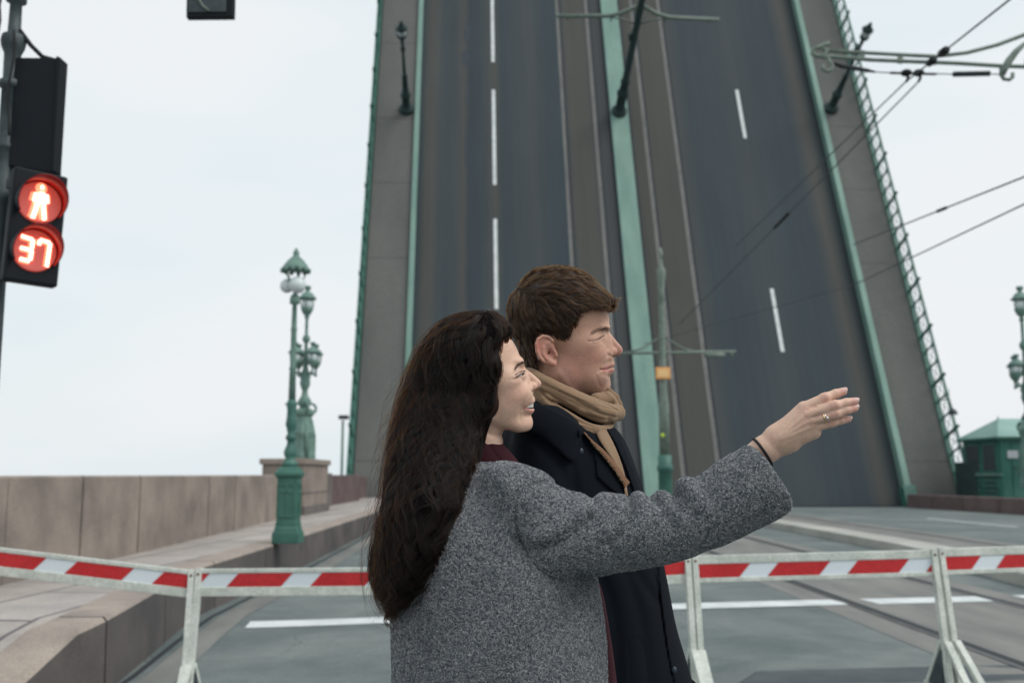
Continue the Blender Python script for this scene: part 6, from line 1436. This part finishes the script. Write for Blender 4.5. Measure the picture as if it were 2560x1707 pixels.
x0, x1 = P(1184, 1755, 2.02).x, P(1745, 1755, 2.02).x; zb_ = P(1400, 1750, 2.02).z; ps, qs = skirt(x0, x1, 2.035, .185, zb_ + .03, .5); pC, qC, _ = merge([(p_, q_, None), (ps, qs, None)])
coat_m = np_mesh('coat', pC, qC, cloth('navy_wool', (.0034, .0054, .0092), .92, .0, (.35, .5, .8), 500, .35), man); coat_m['label'] = 'dark navy wool overcoat with wide collar'
nearm = lambda: None
ins = Cm.f[:, : len(Cm.y) // 2, :] < 0; fi = np.argmax(ins, 1); LY = np.where(ins.any(1), Cm.y[fi], 0)
def coat_y(u, v, off):          # local point on the near coat surface under a pixel
    y = -120.
    for _ in range(6):
        c = FN.loc(u, v, y); i = int(np.clip((c[0] - Cm.x[0]) / Cm.vs, 0, len(Cm.x) - 1)); k = int(np.clip((c[2] - Cm.z[0]) / Cm.vs, 0, len(Cm.z) - 1)); y = .5 * y + .5 * (LY[i, k] - off)
    return FN.loc(u, v, y)
mbtn = mat('dark_button', (.02, .03, .045), .25)
for u, v in ((1685, 1674), (1452, 1128)):
    c = FN.world(coat_y(u, v, 2)); mb = MB(); mb.sphere(tuple(c), .0065, 14, 8, (.8, .45, 1)); mb.build('button', mbtn, coat_m)
shoes(P(1420, 1300, 2.02).x, 2.05, M['rubber'], man, .12)
mb = MB(); 
# trousers: dark tubes over the legs
tr = MB(); xm = P(1420, 1300, 2.02).x
for s in (-1, 1): tr.tube([(xm, 2.05 + s * .085, .92), (xm + s * .06 + .02, 2.05 + s * .09, .5), (xm + s * .06 - .01, 2.05 + s * .09, .09)], [.10, .085, .07], 16)
tr.build('trousers', cloth('dark_trousers', (.01, .012, .016)), man)

# ---- scarf
FS = Frame(1430, 1040, 2.0)
Sc = SDF(FS, 1295, 1585, 915, 1275, -175, 120, 1.9)
def rope(pts, rs, k=5, sq=1.0, kk=3):
    for (a, b), (ra, rb) in zip(zip(pts[:-1], pts[1:]), zip(rs[:-1], rs[1:])): Sc.add(Sc.cone(a, b, ra, rb, False, sq), kk)
# yz: a = (u, v, lateral mm); loop A
rope([(1315, 930, -20), (1335, 945, -60), (1369, 968, -84), (1426, 998, -92), (1479, 1022, -80), (1518, 1034, -52), (1541, 1032, -25), (1549, 1030, 5)], [12, 15, 17, 18, 18, 18, 16, 12])
rope([(1369, 958, -80), (1426, 986, -88), (1479, 1008, -74), (1524, 1022, -44), (1550, 1027, -8)], [10, 11, 11, 10, 7])
rope([(1400, 1000, -92), (1450, 1026, -90), (1500, 1046, -66), (1530, 1048, -36)], [9, 11, 12, 9])
# loop B under it
rope([(1335, 965, -70), (1370, 1000, -92), (1410, 1035, -100), (1449, 1063, -98), (1480, 1076, -84), (1505, 1074, -60), (1518, 1060, -35)], [8, 12, 14, 15, 16, 14, 12])
rope([(1331, 985, -72), (1370, 1010, -100), (1410, 1037, -112), (1445, 1062, -112)], [7, 7, 7, 6])
rope([(1440, 1050, -104), (1470, 1085, -96), (1489, 1098, -88)], [8, 9, 7])
# knot folds under the chin
rope([(1490, 1000, -35), (1515, 998, -15), (1530, 1005, 0), (1545, 1022, 8)], [14, 15, 14, 9])
rope([(1522, 975, -10), (1540, 992, -4), (1549, 1010, 4), (1556, 1028, 6)], [5, 6, 6, 4], kk=2); rope([(1515, 985, -25), (1530, 998, -20), (1540, 1014, -16), (1550, 1026, -10)], [5, 5.5, 6, 5], kk=2)
rope([(1400, 960, 60), (1470, 1000, 62), (1530, 1020, 40), (1545, 1030, 10)], [20, 22, 20, 12]); rope([(1330, 930, 20), (1380, 955, 60), (1440, 985, 75)], [14, 18, 20])
rope([(1315, 930, -20), (1312, 935, 20), (1330, 950, 50)], [12, 13, 14])
for c_, w_, d_ in (([(1381, 1003), (1426, 1025), (1470, 1052), (1505, 1062), (1530, 1058)], 2.8, 6), ([(1340, 950), (1390, 975), (1440, 1003), (1490, 1025)], 4, 2.0), ([(1478, 1012), (1510, 1019), (1540, 1024)], 1.6, 1.5), ([(1360, 990), (1400, 1025), (1440, 1052), (1480, 1066)], 2.5, 3), ([(1345, 975), (1385, 1010), (1430, 1045)], 2, 2), ([(1470, 1080), (1484, 1092), (1496, 1084)], 2, 3), ([(1400, 972), (1450, 996), (1500, 1020)], 3, -1.2), ([(1420, 1010), (1470, 1035), (1515, 1045)], 3.5, -1.5), ([(1345, 958), (1400, 990), (1450, 1016), (1500, 1034), (1535, 1040)], 1.8, 1.6), ([(1360, 962), (1420, 990), (1470, 1008)], 1.6, 1.4), ([(1475, 1040), (1510, 1050), (1540, 1044)], 1.6, 1.6), ([(1400, 1040), (1440, 1062), (1480, 1074)], 1.8, 2.0), ([(1495, 1003), (1520, 1012), (1545, 1026)], 1.6, 2.2), ([(1440, 1003), (1480, 1024), (1520, 1040), (1548, 1042)], 2.2, 1.2)): Sc.crease(c_, w_, d_, y=-80)
psc = finish(Sc, '', None, n=1)
mscarf = cloth('camel_wool', (.25, .162, .10), .9, .35, (.9, .75, .6), 600, .3, .12)
scarf = np_mesh('scarf', psc[0], psc[1], mscarf, man); scarf['label'] = 'camel brown wool scarf wound around the neck'
# hanging end draped on the coat
def drape(name, left, right, off, m, parent, n=26, k=10, wr=2.0, th=4):
    L1 = np.array(smooth_pts(left, 2, False)); R1 = np.array(smooth_pts(right, 2, False))
    def res(a, n): 
        s_ = np.concatenate([[0], np.cumsum(np.linalg.norm(np.diff(a, axis=0), axis=1))]); t = np.linspace(0, s_[-1], n); return np.stack([np.interp(t, s_, a[:, 0]), np.interp(t, s_, a[:, 1])], 1)
    L1, R1 = res(L1, n), res(R1, n); top_, bot_ = [], []
    for i in range(n):
        for j in range(k):
            f = j / (k - 1); u, v = L1[i] * (1 - f) + R1[i] * f; o_ = off + wr * math.sin(f * 6 + i * .12) + (th if 0 < j < k - 1 else 1)
            top_.append(coat_y(u, v, o_)); bot_.append(coat_y(u, v, max(0, o_ - th)))
    p = np.array(top_ + bot_); 
    for b in (0, n * k):
        g = p[b:b + n * k].reshape(n, k, 3)
        for _ in range(3): g[1:-1, :, 1] = (g[:-2, :, 1] + g[1:-1, :, 1] * 2 + g[2:, :, 1]) / 4; g[:, 1:-1, 1] = (g[:, :-2, 1] + g[:, 1:-1, 1] * 2 + g[:, 2:, 1]) / 4
    q = []; N_ = n * k
    for i in range(n - 1):
        for j in range(k - 1): a = i * k + j; q += [(a, a + 1, a + k + 1, a + k), (N_ + a + k, N_ + a + k + 1, N_ + a + 1, N_ + a)]
    for i in range(n - 1):
        a = i * k; q.append((a + k, N_ + a + k, N_ + a, a)); a += k - 1; q.append((a, N_ + a, N_ + a + k, a + k))
    return np_mesh(name, FN.world(p), np.array(q), m, parent)
drape('scarf_end', [(1490, 1082), (1500, 1105), (1530, 1145), (1556, 1195), (1564, 1240)], [(1514, 1070), (1533, 1105), (1550, 1145), (1564, 1190), (1570, 1240)], 4, mscarf, man)
mfr = cloth('brown_scarf_edge', (.16, .075, .04), .9, .2, (1, .8, .6), 500, .4, .2)
drape('scarf_edge', [(1457, 1079), (1476, 1103), (1510, 1140), (1535, 1172), (1556, 1205), (1562, 1220)], [(1462, 1080), (1485, 1104), (1512, 1125), (1542, 1160), (1562, 1190), (1575, 1205)], 9, mfr, man, k=6, wr=.5)
r = np.random.default_rng(4); fr_ = []
for i in range(700):
    t = r.random(); a = np.array([(1476, 1103), (1510, 1140), (1535, 1172), (1558, 1208)]); x = t * 3; k = min(int(x), 2); c = a[k] * (1 - x + k) + a[k + 1] * (x - k) + r.normal(0, .8, 2); d = np.array([-.5, 1.0]) + r.normal(0, .12, 2)
    if t > .93: d = np.array([.3, 1.2]) + r.normal(0, .4, 2)
    fr_.append([FN.world(coat_y(*(c + np.array([3, -2]) + d * l), 12 - l * .4)) for l in (0, 1.5, 3, 4.5)])
strands('fringe', np.array(fr_), np.full(700, .0002), hair_mat('fringe_yarn', (.14, .07, .04), (.24, .15, .09), (.36, .26, .17), .9), scarf)
mb = MB(); c = FN.world(coat_y(1536, 1064, -20));
